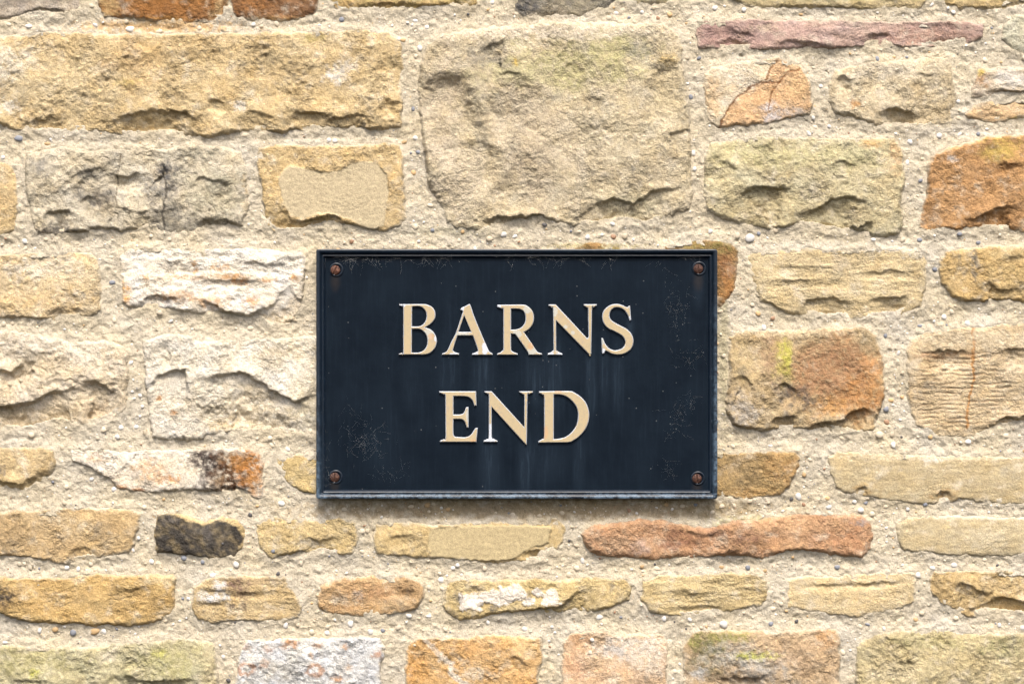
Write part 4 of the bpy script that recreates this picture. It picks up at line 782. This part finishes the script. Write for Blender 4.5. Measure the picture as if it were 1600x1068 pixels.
def letter_mat(name, chips):
    m, t, b = newmat(name)
    tc = node(t, 'ShaderNodeTexCoord'); co = tc.outputs['Object']; sep = node(t, 'ShaderNodeSeparateXYZ'); t.links.new(co, sep.inputs[0])
    geo = node(t, 'ShaderNodeNewGeometry'); ns = node(t, 'ShaderNodeSeparateXYZ')
    n1 = noise_n(t, co, 110, 6, .75); n2 = noise_n(t, co, 520, 4, .75)
    face = ramp(t, n1, [(.3, tuple(alb((192, 174, 134)))), (.5, tuple(alb((208, 184, 133)))), (.75, tuple(alb((208, 174, 130))))])
    dirt = ramp(t, math_n(t, 'ADD', math_n(t, 'MULTIPLY', n2, .6), math_n(t, 'MULTIPLY', n1, .4)), [(.51, 0.0), (.62, .75)]); face = mixc(t, dirt, face, (.30, .27, .20))
    metal = tuple(alb((196, 204, 214)))
    # paint is gone from the bevelled sides
    nv = node(t, 'ShaderNodeTexCoord').outputs['Normal']; t.links.new(nv, ns.inputs[0])
    ny = math_n(t, 'MULTIPLY', ns.outputs[1], -1)
    side = node(t, 'ShaderNodeMapRange'); side.inputs[1].default_value = .975; side.inputs[2].default_value = .85; t.links.new(ny, side.inputs[0])
    sidef = math_n(t, 'MULTIPLY', side.outputs[0], ramp(t, noise_n(t, co, 260, 4, .65), [(.34, .1), (.46, .95)]))
    col = mixc(t, sidef, face, metal)
    und = node(t, 'ShaderNodeMapRange'); und.inputs[1].default_value = .4; und.inputs[2].default_value = .15; t.links.new(ny, und.inputs[0])
    col = mixc(t, und.outputs[0], col, (.02, .026, .036))         # navy ground paint up the vertical flanks
    for (px, py, rx, ry, kind) in chips:
        mk = ell_mask(t, sep, sx(px) - SCX, sz(py) - SCZ, rx * PX, ry * PX, noise_n(t, co, 420, 4, .7), .9, .05)
        c = {'w': (.50, .52, .55), 'g': (.42, .45, .43), 'o': tuple(alb((226, 170, 110)))}[kind]
        col = mixc(t, mk if kind == 'w' else math_n(t, 'MULTIPLY', mk, .6), col, c)
    t.links.new(col, b.inputs['Base Color']); b.inputs['Roughness'].default_value = .42
    b.inputs['Specular IOR Level'].default_value = .5
    bp = node(t, 'ShaderNodeBump'); bp.inputs['Distance'].default_value = .0003; bp.inputs['Strength'].default_value = .4
    t.links.new(n2, bp.inputs['Height']); t.links.new(bp.outputs[0], b.inputs['Normal'])
    return m
CH = {'B': [(681,529,3,5,'w'),(668,522,8,8,'g'),(673,525,4,5,'o'),(628,477,5,2,'w')], 'A': [(758,544,5,10,'w'),(722,522,10,3,'g'),(742,552,6,2.5,'w'),(722,482,4,4,'w'),(708,553,6,2,'w')],
      'R': [(830,549,8,5,'g'),(808,521,7,6,'g'),(824,483,6,6,'g'),(779,478,4,2,'w'),(829,541,4,6,'o')], 'N': [(876,552,6,3,'w'),(860,552,5,2,'w'),(884,510,3,3,'g'),(895,520,3,3,'g'),(867,487,4,8,'g')],
      'S': [(984.5,498,3,4,'w'),(943,549,3.5,4.5,'w'),(986,508,0.5,0.5,'w'),(941,533,3,6,'g')], 'E': [(700,562+32,0.5,.5,'w'),(731,650,3,10,'g'),(740,688,6,2,'o'),(690,691,4,2,'w')],
      'N2': [(765.5,682,10,19,'w')], 'D': [(852,675,5,10,'o'),(872,612,6,2,'o')]}
def letter_mesh(loops):
    """flat face, worn bevel all round, upright flanks down to the plate"""
    from mathutils.geometry import delaunay_2d_cdt
    LP = []
    for k, lp in enumerate(loops):
        p = [Vector((sx(a) - SCX, sz(b) - SCZ)) for a, b in lp]
        p = [v for i, v in enumerate(p) if (v - p[i - 1]).length > 1e-5]
        ar = sum(p[i - 1].cross(p[i]) for i in range(len(p)))
        if (ar > 0) != (k == 0): p.reverse()          # outer counter-clockwise, holes clockwise: inside is on the left
        LP.append(p)
    def inset(p, d):
        out = []
        for i in range(len(p)):
            a, b, c = p[i - 1], p[i], p[(i + 1) % len(p)]
            u = (b - a).normalized(); w = (c - b).normalized()
            n1 = Vector((-u.y, u.x)); n2 = Vector((-w.y, w.x)); m = n1 + n2
            if m.length < .3: m = n1 * 1.0
            else: m = m / max(.45, m.dot(n1))
            out.append(b + m * d)
        return out
    yb = Y_PLATE - Y_BACK + .0002
    V = []; F = []; top = []
    for p in LP:
        rings = []
        for d, h in ((0, -.0002), (0, .0017), (.00022, .0020), (.00052, .0025), (.00072, .00262)):
            rings.append(len(V)); V += [(q.x, yb - h, q.y) for q in inset(p, d)]
        n = len(p)
        for a, b in zip(rings, rings[1:]):
            for i in range(n): j = (i + 1) % n; F.append((a + i, a + j, b + j, b + i))
        top.append((rings[-1], n))
    co = []; ed = []; src = []
    for st, n in top:
        o0 = len(co); co += [Vector((V[st + i][0], V[st + i][2])) for i in range(n)]; src += [st + i for i in range(n)]
        ed += [(o0 + i, o0 + (i + 1) % n) for i in range(n)]
    vc, _, fc, ov, _, _ = delaunay_2d_cdt(co, ed, [], 0, 1e-7)
    idx = []
    for k, v in enumerate(vc):
        if ov[k]: idx.append(src[ov[k][0]])
        else: idx.append(len(V)); V.append((v.x, yb - .00262, v.y))
    polys = [[(c.x, c.y) for c in co[sum(m for _, m in top[:q]):sum(m for _, m in top[:q + 1])]] for q in range(len(top))]
    for f in fc:
        cx = np.array([sum(vc[k].x for k in f) / len(f)]); cy = np.array([sum(vc[k].y for k in f) / len(f)])
        if inside(cx, cy, polys[0])[0] and not any(inside(cx, cy, q)[0] for q in polys[1:]): F.append(tuple(idx[k] for k in f))
    me = bpy.data.meshes.new('letter'); me.from_pydata(V, [], F); me.validate()
    bm = bmesh.new(); bm.from_mesh(me); bmesh.ops.recalc_face_normals(bm, faces=bm.faces[:])
    if sum(f.normal.y * f.calc_area() for f in bm.faces) > 0: bmesh.ops.reverse_faces(bm, faces=bm.faces[:])
    bm.to_mesh(me); bm.free(); me.shade_smooth(); me.set_sharp_from_angle(angle=math.radians(28)); return me
for key, ch, lab in (('B','B',None),('A','A','letter A with a white chip on its right foot'),('R','R',None),('N','N',None),('S','S',None),('E','E',None),('N2','N','letter N with bare white metal at the foot of its thin left stroke'),('D','D',None)):
    me = letter_mesh([smooth_loop(lp) for lp in LET[key]])
    me.name = 'letter'; me.materials.clear()
    lo = add('letter', me, mats=[letter_mat('letter_paint', CH[key])])
    lo['label'] = lab or 'letter %s' % ch

# screws
def rust_mat():
    m, t, b = newmat('rusty_steel'); co = node(t, 'ShaderNodeTexCoord').outputs['Object']
    n = noise_n(t, co, 500, 5, .7)
    oi = node(t, 'ShaderNodeObjectInfo'); vr = ramp(t, oi.outputs['Random'], [(0, .55), (1, 1.7)])
    t.links.new(mixc(t, 1, vr, ramp(t, n, [(.35, (.025, .010, .007)), (.5, (.085, .032, .018)), (.70, (.22, .11, .07))]), 'MULTIPLY'), b.inputs['Base Color'])
    b.inputs['Roughness'].default_value = .62; b.inputs['Metallic'].default_value = .25
    bp = node(t, 'ShaderNodeBump'); bp.inputs['Distance'].default_value = .0006; t.links.new(n, bp.inputs['Height']); t.links.new(bp.outputs[0], b.inputs['Normal'])
    return m
M_RUST = rust_mat()
def lathe(prof, n=32):
    bm = bmesh.new(); rings = []
    for (r, h) in prof:
        rings.append([bm.verts.new((r * math.cos(2 * math.pi * i / n), -h, r * math.sin(2 * math.pi * i / n))) for i in range(n)] if r > 1e-6 else [bm.verts.new((0, -h, 0))])
    for a, b_ in zip(rings, rings[1:]):
        for i in range(n):
            j = (i + 1) % n
            f = (a[i], a[j], b_[j], b_[i]) if len(b_) > 1 else (a[i], a[j], b_[0])
            bm.faces.new(f).smooth = True
    bmesh.ops.recalc_face_normals(bm, faces=bm.faces[:]); return bm
def screw_mesh():
    R = 7.6 * PX; bm = lathe([(R, -.0004)] + [(R * math.cos(a), .0003 + .0021 * math.sin(a)) for a in np.linspace(0, math.pi / 2 - .06, 10)] + [(0, .0024)], 40)
    # slot: push the verts lying in it down
    bmesh.ops.bisect_plane(bm, geom=bm.verts[:] + bm.edges[:] + bm.faces[:], plane_co=(R * .17, 0, 0), plane_no=(1, 0, 0))
    bmesh.ops.bisect_plane(bm, geom=bm.verts[:] + bm.edges[:] + bm.faces[:], plane_co=(-R * .17, 0, 0), plane_no=(1, 0, 0))
    bmesh.ops.bisect_plane(bm, geom=bm.verts[:] + bm.edges[:] + bm.faces[:], plane_co=(R * .13, 0, 0), plane_no=(1, 0, 0))
    bmesh.ops.bisect_plane(bm, geom=bm.verts[:] + bm.edges[:] + bm.faces[:], plane_co=(-R * .13, 0, 0), plane_no=(1, 0, 0))
    for v in bm.verts:
        if abs(v.co.x) < R * .15 and v.co.y < -.0003: v.co.y = -.0003
    me = bpy.data.meshes.new('screw'); bm.to_mesh(me); bm.free(); me.materials.append(M_RUST); return me
SM = screw_mesh()
R2 = 11.0 * PX
bm = lathe([(R2, -.0004), (R2, .0003), (R2 * .95, .0008), (R2 * .86, .0010), (R2 * .76, .0008), (R2 * .72, .0002), (R2 * .70, -.0006)], 40)
WM = bpy.data.meshes.new('screw_collar'); bm.to_mesh(WM); bm.free(); WM.materials.append(M_RIM)
for (px, py, ang, lab) in ((523.5, 422, 18, 'dark rusty screw at the top left'), (1091.5, 420, 0, 'red-brown screw at the top right'), (522.5, 746, 4, 'pale coppery screw at the bottom left'), (1089.5, 748, -2, 'rusty screw at the bottom right')):
    w = bpy.data.objects.new('screw', SM); COL.objects.link(w); w.parent = sign
    w.location = (sx(px) - SCX, (Y_PLATE - Y_BACK) - .0006, sz(py) - SCZ); w.rotation_euler = (math.radians(4), math.radians(ang), 0); w['label'] = lab
    c = bpy.data.objects.new('screw_collar', WM); COL.objects.link(c); c.parent = sign
    c.location = (sx(px + 1.5) - SCX, Y_PLATE - Y_BACK, sz(py - 1) - SCZ)

# ------------------------------------------------------------------ cobwebs and lint on the sign
def web_mat():
    m, t, b = newmat('dusty_silk'); b.inputs['Base Color'].default_value = (.42, .42, .41, 1); b.inputs['Roughness'].default_value = .8
    return m
M_WEB = web_mat()
def thread(V, F, pts, r):
    o0 = len(V); n = len(pts)
    for i, p in enumerate(pts):
        p = Vector(p); d = (Vector(pts[min(i + 1, n - 1)]) - Vector(pts[max(i - 1, 0)]))
        if d.length < 1e-9: d = Vector((1, 0, 0))
        d.normalize(); u = d.cross(Vector((0, 1, 0)))
        if u.length < 1e-3: u = Vector((1, 0, 0))
        u.normalize(); w = d.cross(u)
        for k in range(3):
            a = k * 2.0944; V.append(tuple(p + (u * math.cos(a) + w * math.sin(a)) * r))
    for i in range(n - 1):
        for k in range(3):
            a = o0 + i * 3; F.append((a + k, a + (k + 1) % 3, a + 3 + (k + 1) % 3, a + 3 + k))
def web_obj(name, label, cat, V, F, mat=M_WEB, group=None):
    if not V: return
    c = Vector((sum(v[0] for v in V) / len(V), sum(v[1] for v in V) / len(V), sum(v[2] for v in V) / len(V)))
    me = bpy.data.meshes.new(name); me.from_pydata([tuple(Vector(v) - c) for v in V], [], F); me.materials.append(mat)
    o = bpy.data.objects.new(name, me); COL.objects.link(o); o.location = c; o['label'] = label; o['category'] = cat
    return o
def cobweb(label, clusters, seed, r=.000015, y=Y_PLATE):
    rg = random.Random(seed); V = []; F = []
    for (cx, cy, rx, ry, n) in clusters:
        for _ in range(int(n * 1.5)):
            x_, y_ = cx + rg.gauss(0, .42) * rx, cy + rg.gauss(0, .42) * ry; a = rg.uniform(0, 6.28); pts = []
            L = rg.uniform(4, 26)
            st = max(4, int(L / 2.2)); lift = rg.uniform(.0002, .0014)
            for q in range(st):
                pts.append((sx(x_), y - lift, sz(y_))); a += rg.gauss(0, .15); x_ += 2.2 * math.cos(a); y_ += 2.2 * math.sin(a)
            thread(V, F, pts, r * rg.uniform(.35, .9))
            if rg.random() < .22: thread(V, F, [pts[st // 2], (pts[st // 2][0] + .0005, y - lift, pts[st // 2][2] + .0004)], r * 3.2)
    o = web_obj('cobweb', label, 'cobweb', V, F)
    if 'lint' in label: o['kind'] = 'stuff'
    return o
cobweb('fine grey cobweb spread over the lower left of the sign above the screw', [(572,690,40,44,60),(545,650,16,20,6),(600,740,50,14,14)], 3)
cobweb('dusty cobweb threads in the bottom left corner of the sign rim', [(504,715,7,50,16),(508,745,8,20,10)], 4, y=Y_PLATE - .002)
cobweb('thin cobweb on the right of the sign level with the letter S', [(1062,475,22,30,26),(1075,560,18,24,14),(1055,520,20,40,10),(1035,410,16,20,8)], 5)
cobweb('faint cobweb on the lower right of the sign beside the letter D', [(1060,650,24,40,22),(1082,630,14,26,12),(1045,730,26,16,12)], 6)
cobweb('lint and web caught along the top inside edge of the sign', [(540,404,40,5,22),(600,404,60,6,22),(690,402,40,4,22),(660,412,14,9,5),(810,401,70,4,22),(890,402,50,6,16),(950,404,20,10,6),(1080,400,24,4,12)], 7, r=.000028, y=Y_PLATE - .0015)
# two dry curled stalks stuck in the mortar below the sign
def stalk(label, pts, seed, r=.00022):
    V = []; F = []; rg = random.Random(seed); P = []
    for i in range(len(pts) - 1):
        for q in range(5):
            t = q / 5; P.append([pts[i][k] * (1 - t) + pts[i + 1][k] * t for k in (0, 1)])
    P.append(list(pts[-1]))
    for _ in range(3): P = [P[0]] + [[(P[i - 1][k] + 2 * P[i][k] + P[i + 1][k]) / 4 for k in (0, 1)] for i in range(1, len(P) - 1)] + [P[-1]]
    W_ = [((a - 800) * PX, -(at(a, b, mh) + 1.2) * MM, EYE + (534 - b) * PX) for a, b in P]
    thread(V, F, W_, r)
    m, t, bb = newmat('dry_stalk'); bb.inputs['Base Color'].default_value = (.45, .38, .26, 1); bb.inputs['Roughness'].default_value = .7
    web_obj('dry_stalk', label, 'stalk', V, F, m)
stalk('pale curled dry stalk in the mortar under the left half of the sign', [(618,805),(628,802),(644,799),(646,803),(632,807),(620,806)], 1)
stalk('thin looped dry stalk in the mortar under the right end of the sign', [(1080,783),(1082,790),(1087,793),(1090,788),(1091,782)], 2, .00014)
stalk('thin straight dry stalk under the middle of the sign', [(820,780),(830,784),(840,790),(846,796)], 3, .00014)

# cast in the sign: everything already stands where it belongs
sp_count = sum(len(o.data.polygons) for o in bpy.data.objects if o.type == 'MESH')
print('faces', sp_count)
